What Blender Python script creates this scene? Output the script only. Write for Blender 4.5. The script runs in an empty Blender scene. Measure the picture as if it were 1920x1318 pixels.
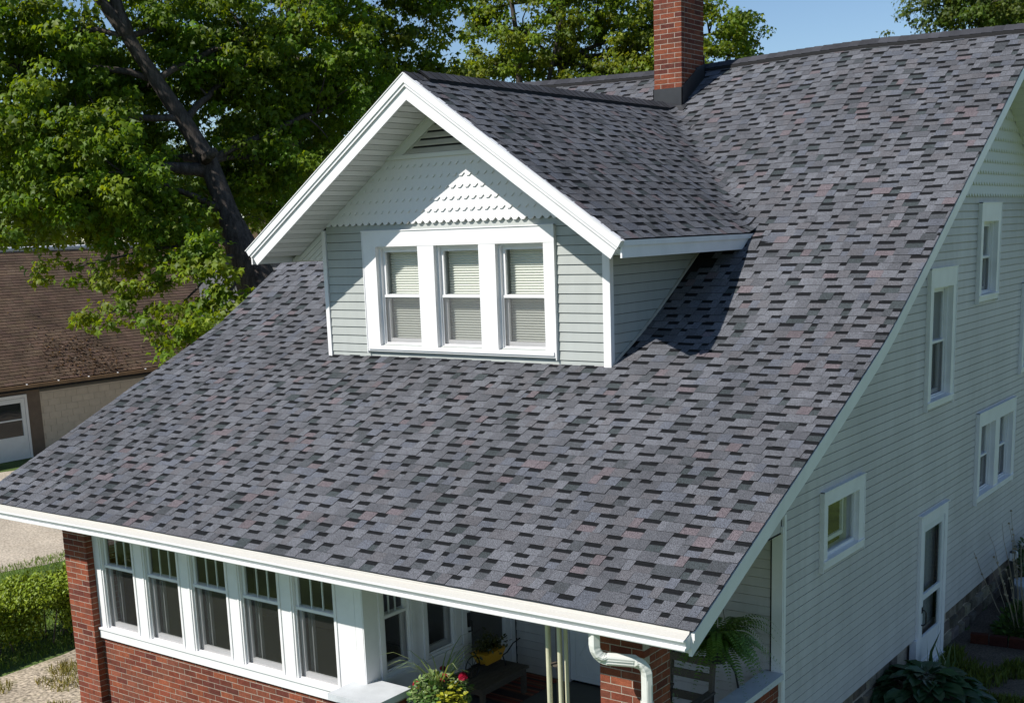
import bpy, math, random
import numpy as np
from mathutils import Vector, Matrix
random.seed(7); RNG = np.random.default_rng(11)
SC = bpy.context.scene
COL = SC.collection

# ------------------------------------------------------------------ camera
CAM = Vector((4.944, -11.228, 5.535))
YAW, PITCH, ROLL = 0.6377, -0.2006, -0.0348
F_PX, PPX, PPY = 2273.1, 965.7, 895.6          # solved for a 1920 x 1318 frame
fw = Vector((-math.sin(YAW)*math.cos(PITCH), math.cos(YAW)*math.cos(PITCH), math.sin(PITCH)))
rt0 = Vector((math.cos(YAW), math.sin(YAW), 0)); up0 = rt0.cross(fw)
rt = rt0*math.cos(ROLL) + up0*math.sin(ROLL); up = up0*math.cos(ROLL) - rt0*math.sin(ROLL)
cd = bpy.data.cameras.new('camera'); cam = bpy.data.objects.new('camera', cd); COL.objects.link(cam)
cam.matrix_world = Matrix(((rt.x, up.x, -fw.x, CAM.x), (rt.y, up.y, -fw.y, CAM.y), (rt.z, up.z, -fw.z, CAM.z), (0, 0, 0, 1)))
cd.sensor_width = 36; cd.lens = F_PX/1920*36
cd.shift_x = (960-PPX)/1920; cd.shift_y = (PPY-659)/1920
cd.clip_start = .1; cd.clip_end = 1500
SC.camera = cam

# ------------------------------------------------------------------ light
SUN_DIR = Vector((.262, .628, -.712)).normalized()      # direction the light travels
w = bpy.data.worlds.new('World'); SC.world = w; w.use_nodes = True
nt = w.node_tree; nt.nodes.clear()
sky = nt.nodes.new('ShaderNodeTexSky'); sky.sky_type = 'NISHITA'; sky.sun_disc = False
sky.sun_elevation = math.asin(-SUN_DIR.z); sky.sun_rotation = math.atan2(-SUN_DIR.x, -SUN_DIR.y)
sky.altitude = 100; sky.air_density = 1.0; sky.dust_density = .1; sky.ozone_density = 4.5
bg = nt.nodes.new('ShaderNodeBackground'); bg.inputs[1].default_value = .094
wo = nt.nodes.new('ShaderNodeOutputWorld'); nt.links.new(sky.outputs[0], bg.inputs[0]); nt.links.new(bg.outputs[0], wo.inputs[0])
sd = bpy.data.lights.new('sun', 'SUN'); sd.energy = 4.9; sd.angle = math.radians(.55); sd.color = (1, .955, .89)
sun = bpy.data.objects.new('sun', sd); COL.objects.link(sun); sun.location = (-10, -30, 40)
sun.rotation_euler = SUN_DIR.to_track_quat('-Z', 'Y').to_euler()
vs = SC.view_settings; vs.view_transform = 'Standard'; vs.look = 'None'; vs.exposure = .3; vs.gamma = 1; vs.use_curve_mapping = False
SC.cycles.max_bounces = 8; SC.cycles.transparent_max_bounces = 24; SC.cycles.use_denoising = True

def at(u, v, d):
    """world point seen at photograph pixel (u, v) at camera depth d metres (used to read distances off the photo)"""
    return CAM + rt*((u-PPX)/F_PX*d) - up*((v-PPY)/F_PX*d) + fw*d

# ------------------------------------------------------------------ mesh helpers
class MB:
    def __init__(s): s.v = []; s.f = []; s.c = []; s.m = []
    def face(s, pts, col=(1, 1, 1), mi=0):
        n = len(s.v); s.v += [tuple(p) for p in pts]; s.f.append(tuple(range(n, n+len(pts)))); s.c.append(col); s.m.append(mi)
    def hexa(s, p, col=(1, 1, 1), mi=0):
        """p: 8 points, bottom ring 0-3, top ring 4-7 (same order, counter-clockwise seen from the top)"""
        n = len(s.v); s.v += [tuple(q) for q in p]
        for q in ((3, 2, 1, 0), (4, 5, 6, 7), (0, 1, 5, 4), (1, 2, 6, 5), (2, 3, 7, 6), (3, 0, 4, 7)):
            s.f.append(tuple(n+i for i in q)); s.c.append(col); s.m.append(mi)
    def box(s, x0, x1, y0, y1, z0, z1, col=(1, 1, 1), mi=0):
        s.hexa([(x0, y0, z0), (x1, y0, z0), (x1, y1, z0), (x0, y1, z0), (x0, y0, z1), (x1, y0, z1), (x1, y1, z1), (x0, y1, z1)], col, mi)
    def fbox(s, fr, a0, a1, b0, b1, o0, o1, col=(1, 1, 1), mi=0):
        P = [(a0, b0, o0), (a1, b0, o0), (a1, b1, o0), (a0, b1, o0), (a0, b0, o1), (a1, b0, o1), (a1, b1, o1), (a0, b1, o1)]
        s.hexa([fr(*q) for q in P], col, mi)
    def prism(s, poly, fn, t0, t1, col=(1, 1, 1), mi=0):
        """poly in 2D, fn(p, t) -> 3D"""
        n = len(s.v); k = len(poly)
        s.v += [tuple(fn(p, t0)) for p in poly] + [tuple(fn(p, t1)) for p in poly]
        s.f.append(tuple(range(n+k-1, n-1, -1))); s.f.append(tuple(range(n+k, n+2*k)))
        s.c += [col]*2; s.m += [mi]*2
        for i in range(k):
            j = (i+1) % k
            s.f.append((n+i, n+j, n+k+j, n+k+i)); s.c.append(col); s.m.append(mi)
    def tube(s, pts, rad, n=8, col=(1, 1, 1), caps=True, jit=0, mi=0):
        pts = [Vector(p) for p in pts]; K = len(pts)
        rad = rad if hasattr(rad, '__len__') else [rad]*K
        base = len(s.v); ref = None
        for i, p in enumerate(pts):
            t = (pts[min(i+1, K-1)]-pts[max(i-1, 0)]).normalized()
            if ref is None:
                ref = Vector((0, 0, 1)) if abs(t.z) < .9 else Vector((1, 0, 0))
            a = (ref - t*ref.dot(t))
            a = a.normalized() if a.length > 1e-6 else t.orthogonal().normalized()
            ref = a; b = t.cross(a)
            for k in range(n):
                an = 2*math.pi*k/n; r = rad[i]*(1+(random.uniform(-jit, jit) if jit else 0))
                s.v.append(tuple(p+a*(r*math.cos(an))+b*(r*math.sin(an))))
        for i in range(K-1):
            for k in range(n):
                j = (k+1) % n
                s.f.append((base+i*n+k, base+i*n+j, base+(i+1)*n+j, base+(i+1)*n+k)); s.c.append(col); s.m.append(mi)
        if caps:
            s.f.append(tuple(base+k for k in range(n-1, -1, -1))); s.f.append(tuple(base+(K-1)*n+k for k in range(n)))
            s.c += [col]*2; s.m += [mi]*2
    def mesh(s, name, mats):
        me = bpy.data.meshes.new(name); me.from_pydata(s.v, [], s.f)
        mats = mats if isinstance(mats, (list, tuple)) else [mats]
        for m in mats: me.materials.append(m)
        a = me.attributes.new('tint', 'FLOAT_VECTOR', 'FACE')
        a.data.foreach_set('vector', np.array(s.c, dtype=np.float32).ravel())
        if len(mats) > 1: me.polygons.foreach_set('material_index', np.array(s.m, dtype=np.int32))
        return me

ROOTS = {}
def wloc(o): return ROOTS.get(o.name, Vector((0, 0, 0)))
def link(o, parent):
    COL.objects.link(o)
    if parent is not None:
        o.parent = parent; o.matrix_parent_inverse = Matrix.Translation(-wloc(parent))
    return o
def obj(name, mb, mats, parent=None, smooth=False):
    me = mb.mesh(name, mats) if isinstance(mb, MB) else mb
    if smooth: me.polygons.foreach_set('use_smooth', np.ones(len(me.polygons), dtype=bool))
    o = bpy.data.objects.new(name, me); return link(o, parent)
def inst(name, me, loc, parent, rot=None, scale=None):
    o = bpy.data.objects.new(name, me); link(o, parent)
    o.location = loc
    if rot: o.rotation_euler = rot
    if scale: o.scale = scale
    ROOTS[o.name] = Vector(loc)
    return o
def thing(name, label, cat, loc, group=None):
    o = bpy.data.objects.new(name, None); COL.objects.link(o); o.location = loc; o.empty_display_size = .2
    o['label'] = label; o['category'] = cat
    if group: o['group'] = group
    ROOTS[o.name] = Vector(loc)
    return o
def structure(o): o['kind'] = 'structure'; return o
def stuff(o): o['kind'] = 'stuff'; return o

# ------------------------------------------------------------------ materials
def mat(name, base, rough=.6, var=.0, vscale=8, speck=0, sscale=200, bump=0, bscale=60, tint=False, spec=.3, stain=0, stain_col=(.1, .08, .05), coords='Object', metallic=0, stretch=None, drift=0):
    m = bpy.data.materials.new(name); m.use_nodes = True; n = m.node_tree.nodes; L = m.node_tree.links
    b = n['Principled BSDF']; b.inputs['Roughness'].default_value = rough; b.inputs['Specular IOR Level'].default_value = spec
    b.inputs['Metallic'].default_value = metallic
    tc = n.new('ShaderNodeTexCoord'); co = tc.outputs[coords]
    if stretch:
        mp = n.new('ShaderNodeMapping'); mp.inputs['Scale'].default_value = stretch; L.new(co, mp.inputs[0]); co = mp.outputs[0]
    if tint:
        at_ = n.new('ShaderNodeAttribute'); at_.attribute_name = 'tint'
        mx = n.new('ShaderNodeMix'); mx.data_type = 'RGBA'; mx.blend_type = 'MULTIPLY'; mx.inputs[0].default_value = 1
        mx.inputs[6].default_value = (*base, 1); L.new(at_.outputs['Vector'], mx.inputs[7]); c = mx.outputs[2]
    else:
        rg = n.new('ShaderNodeRGB'); rg.outputs[0].default_value = (*base, 1); c = rg.outputs[0]
    def mul(c, scale, lo, hi, detail=4, a=.3, z=.7):
        t = n.new('ShaderNodeTexNoise'); t.inputs['Scale'].default_value = scale; t.inputs['Detail'].default_value = detail
        L.new(co, t.inputs['Vector'])
        r = n.new('ShaderNodeMapRange'); r.inputs[1].default_value = a; r.inputs[2].default_value = z
        r.inputs[3].default_value = lo; r.inputs[4].default_value = hi; L.new(t.outputs['Fac'], r.inputs[0])
        x = n.new('ShaderNodeMix'); x.data_type = 'RGBA'; x.blend_type = 'MULTIPLY'; x.inputs[0].default_value = 1
        L.new(c, x.inputs[6]); L.new(r.outputs[0], x.inputs[7]); return x.outputs[2]
    if var: c = mul(c, vscale, 1-var, 1+var)
    if drift: c = mul(c, .45, 1-drift, 1+drift, 3)
    if speck: c = mul(c, sscale, 1-speck, 1+speck, 2)
    if stain:
        t = n.new('ShaderNodeTexNoise'); t.inputs['Scale'].default_value = 3; t.inputs['Detail'].default_value = 8; t.inputs['Roughness'].default_value = .7
        L.new(co, t.inputs['Vector'])
        r = n.new('ShaderNodeMapRange'); r.inputs[1].default_value = .5; r.inputs[2].default_value = .75; r.inputs[4].default_value = stain
        L.new(t.outputs['Fac'], r.inputs[0])
        x = n.new('ShaderNodeMix'); x.data_type = 'RGBA'; L.new(r.outputs[0], x.inputs[0]); L.new(c, x.inputs[6]); x.inputs[7].default_value = (*stain_col, 1); c = x.outputs[2]
    L.new(c, b.inputs['Base Color'])
    if bump:
        t = n.new('ShaderNodeTexNoise'); t.inputs['Scale'].default_value = bscale; t.inputs['Detail'].default_value = 5; L.new(co, t.inputs['Vector'])
        bp = n.new('ShaderNodeBump'); bp.inputs['Strength'].default_value = bump; bp.inputs['Distance'].default_value = .01
        L.new(t.outputs['Fac'], bp.inputs['Height']); L.new(bp.outputs[0], b.inputs['Normal'])
    return m
def leafmat(name, trans=.35, rough=.45, spec=.4):
    m = bpy.data.materials.new(name); m.use_nodes = True; n = m.node_tree.nodes; L = m.node_tree.links
    b = n['Principled BSDF']; out = n['Material Output']; b.inputs['Roughness'].default_value = rough; b.inputs['Specular IOR Level'].default_value = spec
    a = n.new('ShaderNodeAttribute'); a.attribute_name = 'tint'; L.new(a.outputs['Vector'], b.inputs['Base Color'])
    t = n.new('ShaderNodeBsdfTranslucent')
    g = n.new('ShaderNodeMix'); g.data_type = 'RGBA'; g.blend_type = 'MULTIPLY'; g.inputs[0].default_value = 1
    L.new(a.outputs['Vector'], g.inputs[6]); g.inputs[7].default_value = (1.7, 1.5, .5, 1); L.new(g.outputs[2], t.inputs[0])
    x = n.new('ShaderNodeMixShader'); x.inputs[0].default_value = trans; L.new(b.outputs[0], x.inputs[1]); L.new(t.outputs[0], x.inputs[2]); L.new(x.outputs[0], out.inputs[0])
    return m
def glassmat(name, tint=(.9, .93, .92), ior=1.5):
    m = bpy.data.materials.new(name); m.use_nodes = True; n = m.node_tree.nodes; L = m.node_tree.links; n.remove(n['Principled BSDF'])
    t = n.new('ShaderNodeBsdfTransparent'); t.inputs[0].default_value = (*tint, 1)
    g = n.new('ShaderNodeBsdfGlossy'); g.inputs['Roughness'].default_value = .015
    lw = n.new('ShaderNodeLayerWeight'); lw.inputs[0].default_value = .5
    pw = n.new('ShaderNodeMath'); pw.operation = 'POWER'; L.new(lw.outputs['Facing'], pw.inputs[0]); pw.inputs[1].default_value = 3
    f = n.new('ShaderNodeMath'); f.operation = 'MULTIPLY_ADD'; L.new(pw.outputs[0], f.inputs[0]); f.inputs[1].default_value = .75; f.inputs[2].default_value = .05
    tc = n.new('ShaderNodeTexCoord'); no = n.new('ShaderNodeTexNoise'); no.inputs['Scale'].default_value = 1.6
    L.new(tc.outputs['Object'], no.inputs['Vector']); bp = n.new('ShaderNodeBump'); bp.inputs['Strength'].default_value = .05; bp.inputs['Distance'].default_value = .05
    L.new(no.outputs['Fac'], bp.inputs['Height']); L.new(bp.outputs[0], g.inputs['Normal'])
    x = n.new('ShaderNodeMixShader'); L.new(f.outputs[0], x.inputs[0]); L.new(t.outputs[0], x.inputs[1]); L.new(g.outputs[0], x.inputs[2]); L.new(x.outputs[0], n['Material Output'].inputs[0])
    return m
def screenmat(name, col, opac):
    m = bpy.data.materials.new(name); m.use_nodes = True; n = m.node_tree.nodes; L = m.node_tree.links
    b = n['Principled BSDF']; b.inputs['Base Color'].default_value = (*col, 1); b.inputs['Roughness'].default_value = .7
    t = n.new('ShaderNodeBsdfTransparent'); x = n.new('ShaderNodeMixShader'); x.inputs[0].default_value = opac
    L.new(t.outputs[0], x.inputs[1]); L.new(b.outputs[0], x.inputs[2]); L.new(x.outputs[0], n['Material Output'].inputs[0])
    return m

M = {}
M['shingle'] = mat('asphalt_shingle', (1, 1, 1), .9, .10, 2.2, .75, 130, .5, 260, tint=True, spec=.15, drift=.13)
M['felt'] = mat('black_underlay', (.012, .012, .013), .8)
M['cap'] = mat('ridge_cap_granules', (.042, .043, .048), .9, .15, 4, .35, 170, .4, 260, tint=True, spec=.15)
M['white'] = mat('white_painted_trim', (.74, .735, .735), .42, .05, 4, bump=.06, bscale=12, tint=True, stain=.10, stain_col=(.42, .38, .31))
M['blind'] = mat('cream_blind_fabric', (.74, .725, .67), .9)
M['guard'] = mat('white_mesh_gutter_guard', (.50, .485, .44), .6, .06, 3, .10, 140, stain=.28, stain_col=(.36, .29, .20), stretch=(.35, 3, 3))
M['siding'] = mat('sage_grey_vinyl_siding', (.375, .395, .375), .5, .04, 2.5, bump=.05, bscale=40, tint=True, stretch=(3, 3, .6), stain=.10, stain_col=(.2, .19, .16))
M['siding_side'] = mat('pale_grey_vinyl_siding', (.475, .460, .447), .5, .05, 2.5, bump=.05, bscale=40, tint=True, stretch=(2.5, 2.5, .5), drift=.08, stain=.16, stain_col=(.20, .18, .14))
M['soffit'] = mat('white_soffit_vinyl', (.66, .66, .64), .55, .03, 6, tint=True)
M['louvre'] = mat('grey_beige_louvre', (.46, .44, .40), .6, .06, 8)
M['perf'] = mat('perforated_soffit_vinyl', (.55, .55, .53), .6, .1, 90)
M['scallop'] = mat('white_scallop_siding', (.70, .695, .70), .55, .03, 9, bump=.06, bscale=60, tint=True)
M['scallop_side'] = mat('cream_scallop_siding', (.66, .65, .61), .55, .04, 9, bump=.06, bscale=60, tint=True)
M['brick'] = mat('red_clay_brick', (1, 1, 1), .85, .18, 14, .22, 90, .5, 70, tint=True, spec=.15, drift=.15, stain=.5, stain_col=(.055, .032, .026))
M['mortar'] = mat('pale_mortar', (.36, .31, .25), .9, .15, 10, .2, 90, .4, 60)
M['metal'] = mat('black_flashing', (.022, .023, .026), .45, .2, 6, spec=.5)
M['glass'] = glassmat('window_glass')
M['dark'] = mat('dark_interior', (.02, .02, .022), .8)
M['screen'] = screenmat('insect_screen', (.15, .15, .15), .36)
M['screen_dark'] = screenmat('dark_insect_screen', (.035, .034, .032), .34)
M['concrete'] = mat('grey_painted_cap', (.50, .52, .54), .7, .08, 6, .08, 150, .1, 60)
M['porch'] = mat('grey_porch_floor', (.10, .10, .095), .6, .1, 4, .1, 100)
M['stone'] = mat('rough_foundation_stone', (.16, .135, .105), .9, .3, 7, .2, 60, .8, 25, tint=True)
M['door'] = mat('white_door_paint', (.68, .69, .69), .4, .04, 5)
M['blackm'] = mat('black_painted_metal', (.015, .015, .016), .4, spec=.5)
M['downspout'] = mat('pale_aluminium', (.66, .67, .63), .4, .05, 8, spec=.5)
M['chime'] = mat('cream_chime_tube', (.55, .53, .38), .35, .08, 6, spec=.5)
M['wood'] = mat('weathered_grey_wood', (.10, .083, .066), .8, .25, 20, bump=.3, bscale=40, stretch=(6, 1, 6))
M['yellow'] = mat('yellow_plastic', (.62, .32, .03), .4)
M['pot'] = mat('dark_plastic_pot', (.02, .022, .02), .5)
M['whitepot'] = mat('white_bucket', (.55, .57, .56), .5, .1, 8)
M['bark'] = mat('maple_bark', (.066, .057, .050), .95, .45, 5, .3, 30, 1.0, 14, spec=.1, stretch=(3, 3, .6))
M['twig'] = mat('grey_twig', (.10, .085, .065), .9)
M['leaf'] = leafmat('maple_leaf', .48, .5, .3)
M['leaf2'] = leafmat('glossy_leaf', .22, .35, .5)
M['leaf3'] = leafmat('hedge_leaf', .10, .5, .3)
M['petal'] = leafmat('petal', .3, .6, .2)
M['rug'] = mat('striped_rug', (1, 1, 1), .95, .15, 40, tint=True)
M['garage_roof'] = mat('brown_asphalt_shingle', (.105, .070, .048), .9, .30, 1.3, .45, 60, .5, 120, tint=True, spec=.2)
M['garage_wall'] = mat('tan_painted_block', (.50, .43, .35), .8, .06, 5, bump=.1, bscale=40, tint=True)
M['brown'] = mat('brown_painted_wood', (.14, .105, .08), .7, .12, 5)
M['gutter_brown'] = mat('worn_brown_gutter', (.19, .115, .06), .55, .2, 5, spec=.4)
M['shed'] = mat('grey_vertical_boards', (.115, .118, .124), .8, .1, 5, tint=True)
M['ridge_metal'] = mat('pale_ridge_metal', (.62, .63, .64), .35, spec=.5)
M['grass_ground'] = mat('lawn_ground', (.075, .115, .026), .95, .35, 1.2, .4, 25, .4, 30)
M['gravel'] = mat('pale_gravel', (.40, .345, .275), .95, .16, .7, .4, 22, .6, 40, stain=.3, stain_col=(.24, .18, .12))
M['dirt'] = mat('dry_dirt_path', (.34, .285, .215), .95, .22, 1.2, .65, 20, .6, 30, stain=.55, stain_col=(.15, .15, .05))
M['soil'] = mat('dark_garden_soil', (.10, .078, .058), .95, .3, 2, .6, 45, .7, 40)
M['blade'] = leafmat('grass_blade', .25, .6, .2)
M['stalk'] = mat('dry_plant_stalk', (.27, .225, .155), .8, .25, 12)
M['handle'] = mat('black_door_handle', (.012, .012, .012), .3, spec=.6)

# ------------------------------------------------------------------ frames
def front(y0): return lambda a, b, o: (a, y0-o, b)
def side(x0): return lambda a, b, o: (x0+o, a, b)

# ------------------------------------------------------------------ house measures
XL, XR = -9.66, .6
Y_EAVE, Y_RIDGE = -3.09, 6.9
def prof0(y):
    d = y-1.18; return 3.795+.448*1.18 + .5465*d + .0985*math.sqrt(d*d+.16)
Z_RIDGE0 = prof0(Y_RIDGE)
_sx = [-9.7, -8.4, -5.5, -4.6, -3.8, -1.7, .6]; _sz = [.03, .02, -.05, -.045, -.02, .03, -.02]
def sag(x, y):
    t = max(0, min(1, (y-1)/6)); return float(np.interp(x, _sx, _sz))*t*t*(3-2*t) + .006*math.sin(x*1.7+y*.9)*math.sin(y*1.3+x*.5)
def roofz(x, y):
    if y <= Y_RIDGE: return prof0(y)+sag(x, y)
    return Z_RIDGE0-(y-Y_RIDGE)*.628+sag(x, 2*Y_RIDGE-y)
YB = 13.6                                                   # back wall of the house
DRX, DRZ, DSL, DHW, DY0, DYF = -4.52, 7.325, .678, 2.83, -.29, .41   # dormer roof and face
def dormz(x): return DRZ-abs(x-DRX)*DSL
DZE = DRZ-DHW*DSL
def smax(a, b, k=.12):
    h = max(k-abs(a-b), 0)/k; return max(a, b)+h*h*k*.25

HB = (-4.5, 3, -.6)
house = thing('house', 'large house with dark grey shingle roof, white dormer, brick porch and pale siding', 'house', HB)

# ------------------------------------------------------------------ roof deck
def strip_prism(mb, ys, top, bot, x0, x1, col=(1, 1, 1)):
    for y0, y1 in zip(ys[:-1], ys[1:]):
        P = lambda x, y, o: (x, y, roofz(x, y)+o)
        mb.hexa([P(x0, y0, bot), P(x1, y0, bot), P(x1, y1, bot), P(x0, y1, bot), P(x0, y0, top), P(x1, y0, top), P(x1, y1, top), P(x0, y1, top)], col)
mb = MB()
YS = [Y_EAVE+.02+i*(Y_RIDGE-Y_EAVE-.02)/24 for i in range(25)] + [Y_RIDGE+i*(YB+.6-Y_RIDGE)/10 for i in range(1, 11)]
XS = np.linspace(XL+.02, XR-.02, 9)
for a, b in zip(XS[:-1], XS[1:]): strip_prism(mb, YS, -.022, -.16, a, b)
roof = obj('roof', mb, M['felt'], house)

# ------------------------------------------------------------------ shingles
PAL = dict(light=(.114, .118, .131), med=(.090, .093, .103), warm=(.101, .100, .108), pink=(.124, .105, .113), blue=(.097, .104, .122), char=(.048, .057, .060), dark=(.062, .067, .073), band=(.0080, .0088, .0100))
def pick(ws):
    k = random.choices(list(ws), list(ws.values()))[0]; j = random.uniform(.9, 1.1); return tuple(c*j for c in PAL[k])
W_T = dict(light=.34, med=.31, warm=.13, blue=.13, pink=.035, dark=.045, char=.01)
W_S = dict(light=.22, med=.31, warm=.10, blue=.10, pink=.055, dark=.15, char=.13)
EXPO = .143
class Arc:
    def __init__(s, f, y0, y1):
        ys = np.linspace(y0, y1, 600); zs = np.array([f(y) for y in ys])
        s.ys = ys; s.s = np.concatenate([[0], np.cumsum(np.hypot(np.diff(ys), np.diff(zs)))]); s.L = s.s[-1]
    def y(s, q): return float(np.interp(q, s.s, s.ys)) if q <= s.L else s.ys[-1]+(q-s.L)*.85
pieces = []          # (distance, MB)
def piece(P, t0, t1, s0, s1, hb, ht, col, band=None):
    """one shingle tab lying on surface P(t, s, h); band = dark printed granule strip at its head"""
    mb = MB(); g = .0004
    t0 += g; t1 -= g
    B0, B1 = P(t0, s0, hb), P(t1, s0, hb); T0, T1 = P(t0, s1+.012, ht), P(t1, s1+.012, ht)
    edge = (.022, .023, .025)
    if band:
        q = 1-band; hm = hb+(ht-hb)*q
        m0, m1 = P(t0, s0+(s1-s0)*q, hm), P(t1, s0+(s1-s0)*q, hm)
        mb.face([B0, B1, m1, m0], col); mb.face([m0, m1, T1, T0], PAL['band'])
    else: mb.face([B0, B1, T1, T0], col)
    mb.face([P(t0, s0, hb-.007), P(t1, s0, hb-.007), B1, B0], edge)
    mb.face([P(t0, s1, ht-.012), P(t0, s0, hb-.007), B0, T0], edge); mb.face([P(t1, s0, hb-.007), P(t1, s1, ht-.012), T1, B1], edge)
    c = Vector(B0); c += (Vector(T1)-c)*.5
    return ((c-CAM).length, mb)
def course(P, t0, t1, s0, s1, keep=None, split=None):
    t = t0-random.uniform(0, .3); out = []
    while t < t1:
        # raised teeth (one or two colour blends), then a cut-out slot with its dark head band
        for _ in range(random.choice((1, 1, 2, 2))):
            w_ = random.uniform(.08, .18); out.append((t, t+w_, 0, pick(W_T))); t += w_
        w_ = random.choice((.08, .12, .15, .17, .20))*random.uniform(.92, 1.1); out.append((t, t+w_, 1, pick(W_S))); t += w_
    for a, b, slot, col in out:
        if a > t1-.02: continue
        a, b = max(a, t0), min(b, t1)
        if t1-b < .02: b = t1
        if b-a < .012 or (keep and not keep(a, b, s0, s1)): continue
        n = split(a, b) if split else 1
        for i in range(n):
            a_, b_ = a+(b-a)*i/n, a+(b-a)*(i+1)/n
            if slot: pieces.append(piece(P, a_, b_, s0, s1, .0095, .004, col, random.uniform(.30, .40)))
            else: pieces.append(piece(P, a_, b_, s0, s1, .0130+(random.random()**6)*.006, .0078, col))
arc = Arc(prof0, Y_EAVE-.02, Y_RIDGE)
def Pm(t, s, h):
    y = arc.y(s); z = roofz(t, y); z = smax(z, dormz(t), .14) if abs(dormz(t)-z) < .14 and y > 2.6 and dormz(t) < z else z
    return (t, y-h*.45, z+h*.87)
def keep_main(a, b, s0, s1):
    y = arc.y((s0+s1)/2)
    if y < .55: return True
    x = min(max(DRX, a), b) if not (a <= DRX <= b) else DRX
    if abs(x-DRX) < 2.15 and y < 2.4: return False                     # under the dormer body
    return not all(dormz(q) > roofz(q, y)+.08 and abs(q-DRX) < DHW-.25 for q in (a, b)) or y < 2.2
k = 0; s = 0
while s < arc.L-.05:
    s1 = min(s+EXPO, arc.L); jit = random.uniform(-.003, .003)
    course(Pm, XL-.02, XR+.024, s+jit, s1, keep_main); s += EXPO; k += 1
# back slope (seen only from elsewhere): a few wide courses
def Pb(t, s, h):
    y = Y_RIDGE+s*.847; return (t, y+h*.5, roofz(t, y)+h*.85)
bm_ = MB()
for i in range(50):
    bm_.face([Pb(XL, i*EXPO, .006), Pb(XR, i*EXPO, .006), Pb(XR, (i+1)*EXPO, .014), Pb(XL, (i+1)*EXPO, .014)][::-1], pick(W_T))
# dormer slopes
DL = DHW*math.hypot(1, DSL); cs, sn = 1/math.hypot(1, DSL), DSL/math.hypot(1, DSL)
def yvalley(z):
    lo, hi = -3., Y_RIDGE
    for _ in range(30):
        m_ = (lo+hi)/2
        if prof0(m_) < z: lo = m_
        else: hi = m_
    return lo
def make_dormer_slope(sg):
    def P(t, s, h):
        x = DRX+sg*(DHW-s*cs); z = DZE+s*sn
        zr = roofz(x, t); z2 = smax(z, zr, .14) if t > .8 and zr > z-.14 else z
        return (x+sg*h*.55, t, z2+.004+h*.83)
    s = 0
    while s < DL-.02:
        s1 = min(s+EXPO, DL)
        yv = yvalley(DZE+(s+s1)/2*sn)+.16
        # courses run in y; orientation flips on the left slope
        Q = P if sg > 0 else (lambda t, s_, h: P(DY0+8-t, s_, h))
        if sg > 0: course(P, DY0-.01, yv, s+random.uniform(-.003, .003), s1, split=lambda a, b: 2 if b > yv-.5 else 1)
        else: course(Q, DY0+8-yv, 8.01, s, s1)
        s += EXPO
make_dormer_slope(1); make_dormer_slope(-1)
pieces.sort(key=lambda p: p[0])
for d_, mb in pieces[:300]: obj('shingle', mb, M['shingle'], roof)
def merge(mbs):
    o = MB()
    for m_ in mbs:
        n = len(o.v); o.v += m_.v; o.f += [tuple(i+n for i in f) for f in m_.f]; o.c += m_.c; o.m += m_.m
    return o
stuff(obj('shingles', merge([p[1] for p in pieces[300:]]+[bm_]), M['shingle'], roof))

# ridge caps: black vent strip and overlapping folded caps
mb = MB()
xs = np.arange(XL+.05, XR, .3).tolist()+[XR-.03]
for a, b in zip(xs[:-1], xs[1:]):
    for sg in (-1, 1):
        p = lambda x, o, h: (x, Y_RIDGE+sg*o, roofz(x, Y_RIDGE)-o*.6+h)
        mb.face([p(a, 0, .042), p(b, 0, .042), p(b, .16, .042), p(a, .16, .042)][::-sg]); mb.face([p(a, .16, .042), p(b, .16, .042), p(b, .16, -.01), p(a, .16, -.01)][::-sg])
obj('ridge_vent', mb, M['felt'], roof); mb = MB()
ys = np.arange(DY0+.25, 5.95, .3).tolist()
for a, b in zip(ys[:-1], ys[1:]):
    for sg in (-1, 1):
        p = lambda y, o, h: (DRX+sg*o, y, DRZ-o*DSL+h)
        mb.face([p(a, 0, .042), p(b, 0, .042), p(b, .15, .042), p(a, .15, .042)][::sg]); mb.face([p(a, .15, .042), p(b, .15, .042), p(b, .15, -.01), p(a, .15, -.01)][::sg])
obj('ridge_vent', mb, M['felt'], roof)
def cap(axis, t0, t1, low=False):
    mb = MB(); j = random.uniform(.8, 1.35); c = (j, j, j*1.02); h0, h1 = (.060, .052) if not low else (.030, .016)
    for sg in (-1, 1):
        if axis == 'x': p = lambda t, o, h: (t, Y_RIDGE+sg*o, roofz(t, Y_RIDGE)-o*.6+h-(o > 0)*.0)
        else: p = lambda t, o, h: (DRX+sg*o, t, max(DRZ-o*DSL, roofz(DRX+sg*o, t)-.01)+h)
        W_ = .145
        q = [p(t0, 0, h0), p(t1+.02, 0, h1), p(t1+.02, W_, h1-.004), p(t0, W_, h0-.004)]
        fl = -sg if axis == 'x' else sg
        mb.face(q[::fl], c)
        e = (.25, .25, .25)
        mb.face([p(t0, 0, h0), p(t0, W_, h0-.004), p(t0, W_, h0-.014), p(t0, 0, h0-.010)], e)
        mb.face([p(t0, W_, h0-.004), p(t1, W_, h1-.004), p(t1, W_, h1-.022), p(t0, W_, h0-.03)], e)
    return mb
x = XR-.02
while x > XL+.05:
    obj('ridge_cap', cap('x', x-.142, x), M['cap'], roof) if False else obj('ridge_cap', cap('x', x-.16, x-.02), M['cap'], roof); x -= .145
y = DY0-.02
while y < 5.75:
    obj('ridge_cap', cap('y', y, y+.145, y < DY0+.22), M['cap'], roof); y += .145

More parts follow.
